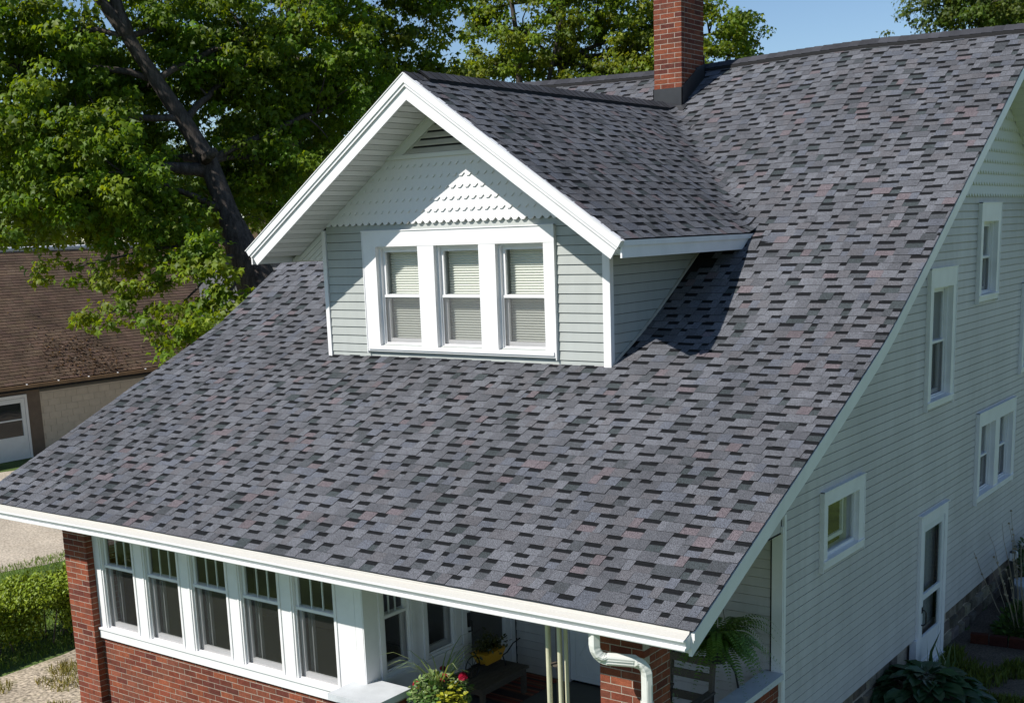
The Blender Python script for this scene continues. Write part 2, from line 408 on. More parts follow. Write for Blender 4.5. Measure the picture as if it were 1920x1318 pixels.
# ------------------------------------------------------------------ rake boards of the main roof
def rake(name, x0, x1, top, bot, ys):
    mb = MB(); strip_prism(mb, ys, top, bot, x0, x1); return mb
RY = [Y_EAVE+.0+i*(Y_RIDGE-Y_EAVE)/90 for i in range(91)]
BY = [Y_RIDGE+i*(YB+.6-Y_RIDGE)/10 for i in range(11)]
for xa, xb, xc in ((XR-.03, XR, XR+.022), (XL+.03, XL, XL-.022)):
    lo, hi = min(xa, xb), max(xa, xb)
    for yy in (RY, BY):
        rb = obj('rake_board', rake('r', lo, hi, -.03, -.225, yy), M['white'], house)
        lo2, hi2 = min(xb, xc), max(xb, xc)
        obj('crown_moulding', rake('c', lo2, hi2, -.022, -.088, yy), M['white'], rb)
        lo3, hi3 = min(xb, xb+(xc-xb)*.55), max(xb, xb+(xc-xb)*.55)
        obj('bed_moulding', rake('c', lo3, hi3, -.087, -.11, yy), M['white'], rb)
# soffit boards under the back rake (seen past the peak) and a plain one under the front rake
def soffit_panels(y0, y1, wdt, x0, x1, parent, dz=0):
    y = y0
    while y < y1:
        mb = MB(); 
        if dz:
            zz = lambda q: Z_RIDGE0-(q-Y_RIDGE)*.628-.17+dz
            a, b = y, y+wdt-.009; mb.hexa([(x0, a, zz(a)-.015), (x1, a, zz(a)-.015), (x1, b, zz(b)-.015), (x0, b, zz(b)-.015), (x0, a, zz(a)), (x1, a, zz(a)), (x1, b, zz(b)), (x0, b, zz(b))])
        else: strip_prism(mb, [y, y+wdt-.007], -.175, -.19, x0, x1, (1, 1, 1))
        obj('soffit_panel', mb, M['soffit'], parent); y += wdt
sof = obj('soffit', rake('s', .012, XR-.032, -.165, -.172, RY+BY[1:]), M['felt'], house)
soffit_panels(Y_RIDGE-.12, YB+.5, .13, .012, XR-.034, sof, -.24)
soffit_panels(Y_EAVE+.1, Y_RIDGE-.05, .26, .012, XR-.034, sof)
obj('soffit', rake('s', XL+.032, -9.06, -.17, -.19, RY+BY[1:]), M['soffit'], house)

# ------------------------------------------------------------------ gutter, fascia, eave soffit
mb = MB()
gp = [(-3.07, 2.375), (-3.18, 2.335), (-3.20, 2.347), (-3.211, 2.343), (-3.211, 2.331), (-3.205, 2.327), (-3.182, 2.3265), (-3.179, 2.318), (-3.168, 2.285), (-3.164, 2.276), (-3.184, 2.270), (-3.190, 2.262), (-3.188, 2.249), (-3.16, 2.246), (-3.07, 2.246)]
def sagx(x): return .006*math.sin(x*.9+1)
gx = np.linspace(XL-.01, XR-.015, 15)
for a, b in zip(gx[:-1], gx[1:]):
    for i in range(1, len(gp)):
        p, q = gp[i-1], gp[i]
        mb.face([(a, p[0], p[1]+sagx(a)), (a, q[0], q[1]+sagx(a)), (b, q[0], q[1]+sagx(b)), (b, p[0], p[1]+sagx(b))])
gutter = obj('gutter', mb, M['white'], house)
mb = MB()
for a, b in zip(gx[:-1], gx[1:]):
    for (p, q) in (((-3.075, 2.402), (-3.105, 2.392)), ((-3.105, 2.392), (-3.112, 2.372)), ((-3.112, 2.372), (-3.188, 2.343))):
        mb.face([(a, p[0], p[1]+sagx(a)), (a, q[0], q[1]+sagx(a)), (b, q[0], q[1]+sagx(b)), (b, p[0], p[1]+sagx(b))])
    mb.face([(a, -3.105, 2.3935), (a, -3.109, 2.3845), (b, -3.109, 2.3845), (b, -3.105, 2.3935)])
obj('gutter_guard', mb, M['guard'], gutter)
for x_ in (XR-.017, XL-.012):
    mb = MB(); mb.prism(gp, lambda p, t: (t, p[0], p[1]+sagx(t)), x_, x_+.004); obj('end_cap', mb, M['white'], gutter)
mb = MB(); mb.box(XL+.03, XR-.03, -3.068, -3.045, 2.20, 2.395); obj('fascia', mb, M['white'], house)
mb = MB(); mb.box(-8.5, -.06, -3.043, -2.62, 2.207, 2.222); obj('eave_soffit', mb, M['soffit'], house)
mb = MB(); mb.box(-9.0, -.02, -2.618, .02, 2.42, 2.44); obj('porch_ceiling', mb, M['soffit'], house)
mb = MB(); mb.box(-3.56, -.06, -2.68, -2.56, 2.209, 2.419); obj('porch_beam', mb, M['white'], house)
mb = MB(); mb.box(-3.56, -3.475, -2.55, -.03, 2.206, 2.419); obj('frieze', mb, M['white'], house)

# ------------------------------------------------------------------ walls of the body
def under(y): return min(roofz(-.02, y), roofz(-9.0, y))-.17
def wall_columns(mb, x0, x1, y0, y1, z0, holes, topf, step=.25):
    br = sorted(set([y0, y1]+[y0+i*step for i in range(int((y1-y0)/step)+1)]+[h[0] for h in holes]+[h[1] for h in holes]))
    for a, b in zip(br[:-1], br[1:]):
        if b-a < 1e-4: continue
        zt = min(topf(a), topf(b)); segs = [(z0, zt)]
        for h in holes:
            if h[0] < b-1e-5 and h[1] > a+1e-5:
                ns = []
                for p, q in segs:
                    if h[3] <= p or h[2] >= q: ns.append((p, q)); continue
                    if h[2] > p: ns.append((p, h[2]))
                    if h[3] < q: ns.append((h[3], q))
                segs = ns
        for p, q in segs: mb.box(x0, x1, a, b, p, q)
RW = {   # windows of the right wall: y0, y1, z0, z1 (outer casing)
    'w1': (6.49, 7.47, 4.33, 5.69), 'w2': (4.37, 5.45, 3.09, 4.875), 'w3': (6.80, 8.81, 1.36, 2.69), 'w4': (.99, 2.195, 1.79, 2.65), 'w5': (9.02, 10.1, 3.05, 4.46), 'door': (4.33, 5.46, -.50, 1.672)}
mb = MB()
wall_columns(mb, -.14, -.03, .0, YB, -.02, [v for v in RW.values()], under)
side_wall = obj('side_wall', mb, M['dark'], house)
mb = MB(); wall_columns(mb, -9.06, -8.95, 0, YB, -.6, [], under); mb.box(-8.95, -.14, YB-.12, YB, -.6, 3.7)
obj('rear_wall', mb, M['siding_side'], house)

mb = MB()
for i in range(11):
    ya, yb = -2.495+i*.225, -2.495+(i+1)*.225
    mb.hexa([(-.13, ya, 2.421), (-.02, ya, 2.421), (-.02, yb, 2.421), (-.13, yb, 2.421), (-.13, ya, roofz(-.05, ya)-.17), (-.02, ya, roofz(-.05, ya)-.17), (-.02, yb, roofz(-.05, yb)-.17), (-.13, yb, roofz(-.05, yb)-.17)])
obj('porch_gable_infill', mb, M['siding_side'], house)
def boards(parent, m, fr, a0, a1, z0, h, holes, col, lip=.018):
    if a1-a0 > 4.5:           # courses come in lengths, butted at staggered seams
        cut = a0+random.uniform(.8, 3.4)
        while cut < a1-.6:
            j = random.uniform(.975, 1.025); boards(parent, m, fr, a0, cut-.0015, z0+random.uniform(-.001, .001), h, holes, tuple(v*j for v in col), lip); a0 = cut; cut += random.uniform(3.0, 3.7)
    for mb in clap(fr, a0, a1, z0, h, holes, col=col, lip=lip): obj('siding_board', mb, m, parent)
def clap(fr, a0, a1, z0, h, holes, lip=.018, off=0, col=(1, 1, 1)):
    """one lap-siding board: leaning out at the foot, with a shadow lip, cut around openings"""
    segs = [(a0, a1)]
    for h0, h1, hz0, hz1 in holes:
        if hz0 < z0+h*.2 and hz1 > z0+h*.7:
            ns = []
            for p, q in segs:
                if h1 <= p or h0 >= q: ns.append((p, q)); continue
                if h0 > p: ns.append((p, h0))
                if h1 < q: ns.append((h1, q))
            segs = ns
    out = []
    for p, q in segs:
        if q-p < .01: continue
        mb = MB(); z1 = z0+h+.004; zc = z0+h-(.006 if lip == .018 else .0135); gd = .004 if lip == .018 else .005
        prof = [(z0, off-.020), (z0, off+lip-.003), (z0+.003, off+lip), (zc, off+.006), (zc+.002, off-gd), (z1, off-gd), (z1, off-.020)]
        mb.prism([(t[0], t[1]) for t in prof], lambda t, a: fr(a, t[0], t[1]), p, q, col); out.append(mb)
    return out
def inv_prof_under(z):   # first y where the roof underside is above z
    lo, hi = -3., Y_RIDGE
    for _ in range(30):
        m_ = (lo+hi)/2
        if prof0(m_)-.17 < z: lo = m_
        else: hi = m_
    return lo
SE = .1016
sf = side(-.022)
for i in range(57):
    z0 = i*SE; ya = max(.035, inv_prof_under(z0)); yb = min(YB, 2*Y_RIDGE-inv_prof_under(z0)); j = random.uniform(.97, 1.03)
    boards(side_wall, M['siding_side'], sf, ya, yb, z0, SE, [v for v in RW.values()], (j, j, j), .016)

# scallop courses
def scallop_mesh(name, wd, ht, m, th=.012, cut=.30):
    mb = MB(); c = wd*cut
    poly = [(-wd/2+.0003, ht), (-wd/2+.0003, c*.95), (-wd/2+c, 0), (wd/2-c, 0), (wd/2-.0003, c*.95), (wd/2-.0003, ht)]
    mb.prism(poly, lambda p, t: (p[0], -t*(1.35-p[1]/ht), p[1]), 0., th)
    return mb.mesh(name, m)
scm = [scallop_mesh('scallop', .128, .185, M['scallop_side'], .034, .44), scallop_mesh('scallop', .112, .17, M['scallop'], .019, .34)]
row = 0; z = 5.775; cnt = 0
while z < 7.9:
    hw = (Z_RIDGE0-.17-z-.10)/.628; y = Y_RIDGE-hw+(.064 if row % 2 else 0)
    while y < Y_RIDGE+hw:
        if abs(y-Y_RIDGE)+.06 < hw and cnt < 300: inst('scallop', scm[0], (-.018, y, z), side_wall, (0, 0, math.pi/2)); cnt += 1
        y += .128
    row += 1; z += .155
mb = MB(); wall_columns(mb, -.03, -.018, Y_RIDGE-3.2, Y_RIDGE+3.2, 5.79, [], lambda y: min(under(y), 7.9)); obj('gable_sheathing', mb, M['scallop_side'], side_wall)

# corner board of the house
mb = MB(); mb.box(-.115, .004, -.022, .0, -.0, 2.5); mb.box(-.02, .012, .0, .05, -.01, 2.62); obj('corner_board', mb, M['white'], house)

# foundation stones
mb = MB(); mb.box(-.20, -.10, 0, YB, -1.0, -.02); foundation = obj('foundation', mb, M['mortar'], house)
z = -.62
stone_pts = []
for r in range(3):
    y = -.1+random.uniform(-.2, 0)
    while y < 11.5:
        w_ = random.uniform(.22, .5); h_ = .2
        if not (4.2 < y+w_ and y < 5.5): stone_pts.append((y, min(y+w_, 12), z+r*.2, z+r*.2+h_))
        y += w_
for y0, y1, z0, z1 in stone_pts:
    mb = MB(); d = random.uniform(.02, .06); q = lambda: random.uniform(.008, .03)
    ym, zm = (y0+y1)/2, (z0+z1)/2; t = random.uniform(.6, 1.35)
    ring = [(-.1, y0+q(), z0+q()), (-.1, y1-q(), z0+q()), (-.1, y1-q(), z1-q()), (-.1, y0+q(), z1-q())]
    face = [(-.1+d, y+(ym-y)*.16, z_+(zm-z_)*.2) for _, y, z_ in ring]
    mb.hexa(ring+face, (t, t*random.uniform(.9, 1.05), t*random.uniform(.85, 1.05))); obj('stone', mb, M['stone'], foundation)

# ------------------------------------------------------------------ windows
def rect_frame(mb, fr, a0, a1, b0, b1, ws, wt, wb, o0, o1):
    mb.fbox(fr, a0, a0+ws, b0, b1, o0, o1); mb.fbox(fr, a1-ws, a1, b0, b1, o0, o1)
    mb.fbox(fr, a0+ws, a1-ws, b1-wt, b1, o0, o1); mb.fbox(fr, a0+ws, a1-ws, b0, b0+wb, o0, o1)
def pane(fr, a0, a1, b0, b1, o, m, parent, name='pane'):
    mb = MB(); mb.face([fr(a0, b0, o), fr(a1, b0, o), fr(a1, b1, o), fr(a0, b1, o)]); return obj(name, mb, M[m], parent)
def double_hung(parent, fr, a0, a1, b0, b1, dep, mid=.5, muntins=0, screen=None, blind=None, storm=.028):
    """sashes, panes, meeting rail inside a clear opening"""
    bm = b0+(b1-b0)*mid
    mb = MB(); rect_frame(mb, fr, a0, a1, b0, b1, storm, storm, storm, -dep-.01, -dep+.03); obj('stop_frame', mb, M['white'], parent)
    a0 += storm; a1 -= storm; b0 += storm; b1 -= storm
    mb = MB(); rect_frame(mb, fr, a0, a1, bm-.02, b1, .04, .045, .045, -dep-.045, -dep-.012)
    for i in range(muntins):
        a = a0+.04+(a1-a0-.08)*(i+1)/(muntins+1); mb.fbox(fr, a-.008, a+.008, bm+.024, b1-.044, -dep-.046, -dep-.032)
    obj('upper_sash', mb, M['white'], parent); pane(fr, a0+.04, a1-.04, bm+.02, b1-.04, -dep-.03, 'glass', parent)
    mb = MB(); rect_frame(mb, fr, a0, a1, b0, bm+.028, .042, .05, .065, -dep-.085, -dep-.047); obj('lower_sash', mb, M['white'], parent)
    pane(fr, a0+.042, a1-.042, b0+.06, bm-.02, -dep-.068, 'glass', parent)
    if screen:
        pane(fr, a0+.012, a1-.012, b0+.02, bm-.01, -dep-.006, screen, parent, 'insect_screen')
        mb = MB(); rect_frame(mb, fr, a0, a1, b0, bm+.022, .014, .03, .016, -dep-.011, -dep+.004); obj('screen_frame', mb, M['white'], parent)
    if blind:
        mb = MB(); n = int((b1-b0)/.032); z = b0+.02; st = (b1-b0-.03)/n
        for i in range(n):
            p, q = z+i*st, z+(i+.5)*st; r = z+(i+1)*st
            mb.face([fr(a0+.02, p, -dep-.15), fr(a1-.02, p, -dep-.15), fr(a1-.02, q, -dep-.128), fr(a0+.02, q, -dep-.128)])
            mb.face([fr(a0+.02, q, -dep-.128), fr(a1-.02, q, -dep-.128), fr(a1-.02, r, -dep-.15), fr(a0+.02, r, -dep-.15)])
        obj('blind', mb, M['blind'], parent)
def casing(fr, a0, a1, b0, b1, ops, proud=.032, dep=.1, sill=True, name='window', parent=None, extra=.0):
    """flat white casing with clear openings ops=[(a0,a1,b0,b1)] and the jambs lining them"""
    mb = MB(); aa = [a0]+[v for o in ops for v in o[:2]]+[a1]
    ob0, ob1 = ops[0][2], ops[0][3]
    for i in range(0, len(aa), 2): mb.fbox(fr, aa[i], aa[i+1], ob0, ob1, -.02, proud)
    mb.fbox(fr, a0, a1, ob1, b1, -.02, proud+.003); mb.fbox(fr, a0, a1, b0, ob0, -.02, proud+.002)
    for p, q, r, s_ in ops:
        mb.fbox(fr, p-.02, p, r, s_, -dep-.16, -.02); mb.fbox(fr, q, q+.02, r, s_, -dep-.16, -.02)
        mb.fbox(fr, p-.02, q+.02, s_, s_+.02, -dep-.16, -.02); mb.fbox(fr, p-.02, q+.02, r-.02, r, -dep-.16, -.02)
    mb.fbox(fr, a0-.012, a0, b0-.03, b1+.012, -.02, proud+.008); mb.fbox(fr, a1, a1+.012, b0-.03, b1+.012, -.02, proud+.008)
    mb.fbox(fr, a0-.012, a1+.012, b1, b1+.014, -.02, proud+.014)
    return obj(name, mb, M['white'], parent)
sw = side(0.)
def side_sill(win, a0, a1, z, d=.05):
    mb = MB(); mb.hexa([sw(a, b, o) for a, b, o in ((a0, z-.03, -.05), (a1, z-.03, -.05), (a1, z-.03, d), (a0, z-.03, d), (a0, z+.012, -.05), (a1, z+.012, -.05), (a1, z-.002, d), (a0, z-.002, d))]); obj('sill', mb, M['white'], win)
def dark_room(win, fr, a0, a1, b0, b1, o0, o1):
    mb = MB()
    for q in ([(a0, b0, o1), (a1, b0, o1), (a1, b1, o1), (a0, b1, o1)], [(a0, b0, o0), (a0, b0, o1), (a0, b1, o1), (a0, b1, o0)], [(a1, b0, o0), (a1, b0, o1), (a1, b1, o1), (a1, b1, o0)], [(a0, b0, o0), (a1, b0, o0), (a1, b0, o1), (a0, b0, o1)], [(a0, b1, o0), (a1, b1, o0), (a1, b1, o1), (a0, b1, o1)]):
        mb.face([fr(*t) for t in q])
    obj('interior', mb, M['dark'], win)
for key, cs_, hd, sl, scr in (('w1', .12, .25, .09, 'screen_dark'), ('w2', .13, .24, .09, 'screen_dark'), ('w5', .13, .24, .09, 'screen_dark')):
    y0, y1, z0, z1 = RW[key]; op = (y0+cs_, y1-cs_, z0+sl, z1-hd)
    wn = casing(sw, y0, y1, z0, z1, [op], parent=house, dep=.09)
    double_hung(wn, sw, *op, .07, mid=.5, screen=scr); side_sill(wn, y0+.0, y1+.0, z0+sl); dark_room(wn, sw, op[0], op[1], op[2], op[3], -.26, -.8)
y0, y1, z0, z1 = RW['w3']
ops = [(y0+.13, (y0+y1)/2-.12, z0+.1, z1-.2), ((y0+y1)/2+.12, y1-.13, z0+.1, z1-.2)]
wn = casing(sw, y0, y1, z0, z1, ops, parent=house, dep=.09)
for op in ops: double_hung(wn, sw, *op, .07, mid=.5, screen='screen_dark'); dark_room(wn, sw, op[0], op[1], op[2], op[3], -.26, -.8)
side_sill(wn, y0, y1, z0+.1)
y0, y1, z0, z1 = RW['w4']; op = (y0+.11, y1-.16, z0+.1, z1-.15)
wn = casing(sw, y0, y1, z0, z1, [op], parent=house, dep=.05)
mb = MB(); rect_frame(mb, sw, *op, .03, .03, .045, -.06, -.02); obj('sash', mb, M['white'], wn)
pane(sw, op[0]+.03, op[1]-.03, op[2]+.045, op[3]-.03, -.045, 'glass', wn); side_sill(wn, y0, y1, z0+.1); dark_room(wn, sw, op[0], op[1], op[2], op[3], -.2, -.7)
mb = MB(); rect_frame(mb, sw, op[0]+.10, op[1]-.10, op[2]+.1, op[3]-.06, .04, .04, .05, -.15, -.12); obj('inner_sash', mb, M['white'], wn)

# storm door on the right wall
y0, y1, z0, z1 = RW['door']
mb = MB(); mb.fbox(sw, y0, y0+.10, z0, z1, -.06, .03); mb.fbox(sw, y1-.12, y1, z0, z1, -.06, .03); mb.fbox(sw, y0+.10, y1-.12, z1-.14, z1, -.06, .033); mb.fbox(sw, y0-.02, y1+.02, z1, z1+.02, -.02, .05)
mb.fbox(sw, y0-.07, y0, z0-.08, -.01, -.06, .03); mb.fbox(sw, y0, y1, z0-.12, z0, -.1, .06)
dr = obj('storm_door', mb, M['white'], house)
a0, a1, b0, b1 = y0+.105, y1-.125, z0+.01, z1-.145
mb = MB(); rect_frame(mb, sw, a0, a1, b0, b1, .085, .09, .12, -.02, .018); mb.fbox(sw, a0+.085, a1-.085, b0+.98, b0+1.06, -.018, .016); mb.fbox(sw, a0+.085, a1-.085, b0+.12, b0+.42, -.012, .008); mb.fbox(sw, a0+.085, a1-.085, b0+.42, b0+.46, -.018, .017)
obj('door_leaf', mb, M['door'], dr)
pane(sw, a0+.085, a1-.085, b0+.46, b0+.98, -.002, 'glass', dr); pane(sw, a0+.085, a1-.085, b0+1.06, b1-.09, -.002, 'glass', dr)
mb = MB(); mb.fbox(sw, y0+.06, y1-.06, z0, z1, -.16, -.12); 
for q in ((.2, .38, 1.15, 1.95), (.55, .73, 1.15, 1.95), (.2, .73, .2, .95)): mb.fbox(sw, y0+q[0], y0+q[1], z0+q[2], z0+q[3], -.12, -.112)
obj('inner_door', mb, mat('grey_inner_door', (.30, .31, .31), .5), dr)
mb = MB(); mb.tube([sw(a0+.04, b0+.86, .02), sw(a0+.04, b0+.86, .06), sw(a0+.05, b0+.83, .075), sw(a0+.05, b0+.68, .075), sw(a0+.04, b0+.65, .05), sw(a0+.04, b0+.65, .02)], .011, 8); mb.fbox(sw, a0+.02, a0+.065, b0+.82, b0+.9, .018, .03); obj('handle', mb, M['handle'], dr)

# ------------------------------------------------------------------ dormer
DXL, DXR, DZB = -6.70, -2.275, 3.90
fd = front(DYF)
WOPS = [(-5.74, -5.04, 4.14, 5.395), (-4.78, -4.085, 4.14, 5.395), (-3.835, -3.145, 4.14, 5.395)]
WD = (-5.955, -3.0, 4.075, 5.585)
mb = MB()
def gable_cols(mb, y0, y1, x0, x1, z0, holes, step=.2):
    br = sorted(set([x0, x1]+[x0+i*step for i in range(int((x1-x0)/step)+1)]+[v for h in holes for v in h[:2]]))
    for a, b in zip(br[:-1], br[1:]):
        zt = min(dormz(a), dormz(b))-.15; segs = [(z0, zt)]
        for h in holes:
            if h[0] < b-1e-5 and h[1] > a+1e-5: segs = [(z0, h[2]), (h[3], zt)]
        for p, q in segs: mb.box(a, b, y0, y1, p, q)
gable_cols(mb, DYF+.02, DYF+.08, DXL+.02, DXR-.02, 3.75, [WD])
dorm = obj('dormer_wall', mb, M['dark'], house)
DE = .109
holes = [WD]
for i in range(20):
    z0 = DZB+.06+i*DE-.02
    if z0 > 5.64: break
    hw = (DRZ-.15-z0-DE)/DSL
    j = random.uniform(.975, 1.025)
    boards(dorm, M['siding'], front(DYF+.018), max(DXL+.07, DRX-hw), min(DXR-.075, DRX+hw), z0, DE, holes, (j, j, j))
mb = MB(); mb.box(DXL+.07, DXR-.07, DYF-.012, DYF+.02, DZB-.03, DZB+.042); obj('base_trim', mb, M['white'], dorm)
mb = MB(); mb.box(DXL+.0, DXL+.062, DYF-.016, DYF+.06, 3.7, 5.62); obj('corner_board', mb, M['white'], dorm)
mb = MB(); mb.box(DXR-.085, DXR+.012, DYF-.016, DYF+.06, 3.7, 5.45); obj('corner_board', mb, M['white'], dorm)
# scallops
row = 0; z = 5.665
while z < 6.44:
    hw = (DRZ-.2-z)/DSL; x = DRX-hw+(.056 if row % 2 else 0)
    while x < DRX+hw:
        if abs(x-DRX) < hw-.10: inst('scallop', scm[1], (x, DYF+.0, z), dorm)
        x += .112
    row += 1; z += .134
mb = MB(); gable_cols(mb, DYF+.004, DYF+.018, DRX-2.0, DRX+2.0, 5.7, []); obj('gable_sheathing', mb, M['scallop'], dorm)
# triangular louvre vent
zb = 6.475; hw = (DRZ-.2-zb)/DSL
mb = MB(); mb.box(DRX-hw, DRX+hw, DYF-.05, DYF+.0, zb-.035, zb+.015)
for sg in (-1, 1):
    for o0, o1, yy in ((.0, .055, -.045), (.055, .15, -.028)):
        P = lambda x, z: (DRX+sg*x, z)
        poly = [((hw-o0/.56), zb+.015), ((hw-o1/.56), zb+.015), (0, DRZ-.2-o1/.83), (0, DRZ-.2-o0/.83)]
        mb.prism([P(*p) for p in poly][::sg], lambda p, t: (p[0], t, p[1]), DYF+.002, DYF+yy)
vent = obj('gable_vent', mb, M['soffit'], dorm)
mb = MB(); hv = hw-.16/.56; mb.face([(DRX-hv, DYF+.0015, zb), (DRX+hv, DYF+.0015, zb), (DRX, DYF+.0015, DRZ-.38)]); obj('vent_back', mb, M['dark'], vent)
for i in range(5):
    z = zb+.02+i*.085; h2 = (DRZ-.2-.12-z)/DSL-.06
    if h2 < .04: break
    h2 = min(h2, hw-.16/.56-(z-zb)/DSL+.05)
    mb = MB(); mb.hexa([(DRX-h2, DYF-.026, z), (DRX+h2, DYF-.026, z), (DRX+h2, DYF+.001, z+.046), (DRX-h2, DYF+.001, z+.046), (DRX-h2, DYF-.026, z+.016), (DRX+h2, DYF-.026, z+.016), (DRX+h2, DYF+.001, z+.064), (DRX-h2, DYF+.001, z+.064)]); obj('louvre', mb, M['louvre'], vent)
# dormer window, three double-hung units
wn = casing(fd, *WD, WOPS, parent=house, name='dormer_window', dep=.1)
for op in WOPS: double_hung(wn, fd, *op, .06, mid=.5, screen='screen', blind=True)
mb = MB(); mb.hexa([fd(a, b, o) for a, b, o in ((WD[0]+.02, 4.10, -.1), (WD[1]-.02, 4.10, -.1), (WD[1]-.02, 4.10, .05), (WD[0]+.02, 4.10, .05), (WD[0]+.02, 4.155, -.1), (WD[1]-.02, 4.155, -.1), (WD[1]-.02, 4.142, .05), (WD[0]+.02, 4.142, .05))]); obj('sill', mb, M['white'], wn)
dark_room(wn, fd, WD[0]+.1, WD[1]-.1, WD[2]+.05, WD[3]-.05, -.28, -1.2)
# cheeks
for xx, sg in ((DXR, 1), (DXL, -1)):
    fr = (lambda a, b, o, xx=xx, sg=sg: (xx+sg*o, a, b))
    mb = MB(); mb.box(min(xx-sg*.08, xx-sg*.02), max(xx-sg*.08, xx-sg*.02), DYF+.07, 3.0, 3.8, 5.24); ck = obj('dormer_cheek', mb, M['dark'], house)
    for i in range(13):
        z0 = DZB+.02+i*DE; ye = yvalley(z0+DE)+.1; j = random.uniform(.97, 1.03)
        if z0+DE > 5.26 or ye < DYF+.08: continue
        boards(ck, M['siding'], (lambda a, b, o: fr(a, b, o-.02)) if sg > 0 else (lambda a, b, o: fr(DYF+.062+ye-a, b, o-.02)), DYF+.062, ye, z0, DE, [], (j, j, j))
    mb = MB(); yy = np.linspace(DYF+.02, 2.7, 10)
    for a, b in zip(yy[:-1], yy[1:]):
        xa, xb = sorted((xx+sg*.0, xx+sg*.022)); xa2, xb2 = sorted((xx+sg*.0, xx+sg*.05))
        mb.hexa([(xa, a, roofz(xx, a)+.01), (xb, a, roofz(xx, a)+.01), (xb, b, roofz(xx, b)+.01), (xa, b, roofz(xx, b)+.01), (xa, a, roofz(xx, a)+.036), (xb, a, roofz(xx, a)+.036), (xb, b, roofz(xx, b)+.036), (xa, b, roofz(xx, b)+.036)])
    obj('step_flashing', mb, M['louvre'], ck)
# dormer roof slabs, rakes, soffits, eaves
mb = MB()
for sg in (-1, 1):
    P = lambda o, z: (DRX+sg*o, z)
    poly = [P(0, DRZ-.012), P(0, DRZ-.12), P(DHW-.03, DZE-.105+.02), P(DHW-.03, DZE-.012+.02)]
    mb.prism(poly, lambda p, t: (p[0], t, p[1]), DY0+.02, 5.9)
droof = obj('dormer_roof', mb, M['felt'], house)
def rk_poly(sg, d0, d1, a0=0, ext=0):
    """board parallel to the dormer slope between perpendicular depths d0..d1, square cut at the eave end"""
    n = (sn, cs)          # outward normal (x, z)
    e = (DHW, DZE); A = lambda d: (e[0]-n[0]*d+cs*ext, e[1]-n[1]*d-sn*ext)
    R = lambda d: (0, DRZ-d/cs)
    return [(DRX+sg*p[0], p[1]) for p in (R(d0), R(d1), A(d1), A(d0))]
for sg in (-1, 1):
    mb = MB(); mb.prism(rk_poly(sg, .112, .235, ext=-.005), lambda p, t: (p[0], t, p[1]), DY0+.0, DY0+.022); rb = obj('rake_board', mb, M['white'], droof)
    mb = MB(); mb.prism(rk_poly(sg, -.002, .078, ext=.02), lambda p, t: (p[0], t, p[1]), DY0-.036, DY0+.02); mb.prism(rk_poly(sg, .078, .111, ext=.01), lambda p, t: (p[0], t, p[1]), DY0-.022, DY0+.02); obj('crown_moulding', mb, M['white'], rb)
    mb = MB(); mb.prism(rk_poly(sg, -.012, -.003, ext=.03), lambda p, t: (p[0], t, p[1]), DY0-.045, DY0+.02); obj('drip_edge', mb, M['white'], rb)
    # sloping rake soffit in narrow panels
    s = .10; L_ = DHW*math.hypot(1, DSL)
    while s < L_-.12:
        mb = MB(); wd = .0905
        def Q(s_, d, y): return (DRX+sg*(s_*cs-sn*d*0)-sg*sn*d, y, DRZ-s_*sn-cs*d)
        mb.hexa([Q(s, .20, DY0+.023), Q(s+wd, .20, DY0+.023), Q(s+wd, .20, DYF+.0), Q(s, .20, DYF+.0), Q(s, .185, DY0+.023), Q(s+wd, .185, DY0+.023), Q(s+wd, .185, DYF), Q(s, .185, DYF)], (1, 1, 1))
        obj('soffit_panel', mb, M['perf'] if int(round(s/.1)) % 2 == 0 else M['soffit'], droof); s += .1
    xa, xb = sorted((DRX+sg*(DHW-.03), DRX+sg*(DHW-.008)))
    mb = MB(); mb.box(xa, xb, DY0+.023, 3.3, DZE-.185, DZE-.012); xa2, xb2 = sorted((DRX+sg*(DHW-.008), DRX+sg*(DHW+.012))); mb.box(xa2, xb2, DY0+.03, 3.3, DZE-.06, DZE-.004); obj('eave_fascia', mb, M['white'], droof)
    xi = DXR if sg > 0 else DXL
    xa, xb = sorted((xi, DRX+sg*(DHW-.031)))
    mb = MB(); mb.box(xa, xb, DYF+.035, 3.1, DZE-.175, DZE-.165); obj('eave_soffit', mb, M['soffit'], droof)
    # boxed-in return closing the eave end, faced with slanting panels
    zt = 5.53; zbm = DZE-.165
    ox = (DRZ-.24-zt)/DSL
    w0, w1 = abs(xi-DRX)+.0, DHW-.06
    mb = MB(); mb.prism([(DRX+sg*a, b) for a, b in ((w0, zbm), (w1, zbm), (min(w1, (DRZ-.2-zbm)/DSL), zbm+.02), (w0, DRZ-.2-w0*DSL))][::sg], lambda p, t: (p[0], t, p[1]), DYF+.01, DYF+.03); rt_ = obj('eave_return', mb, M['soffit'], droof)
    for i in range(6):
        # strips parallel to the slope
        d0, d1 = .215+i*.062, .215+i*.062+.056
        z_at = lambda a, d: DRZ-d/cs-a*DSL
        a0 = w0; z0a, z0b = z_at(a0, d0), z_at(a0, d1)
        a_e0 = min(w1, (DRZ-d0/cs-zbm)/DSL); a_e1 = min(w1, (DRZ-d1/cs-zbm)/DSL)
        if a_e1 <= a0+.01: break
        pl = [(a0, z0a), (a0, z0b), (a_e1, z_at(a_e1, d1)), (a_e0, z_at(a_e0, d0))]
        mb = MB(); mb.prism([(DRX+sg*a, b) for a, b in pl][::-sg], lambda p, t: (p[0], t, p[1]), DYF-.004, DYF+.012); obj('soffit_panel', mb, M['soffit'], rt_)

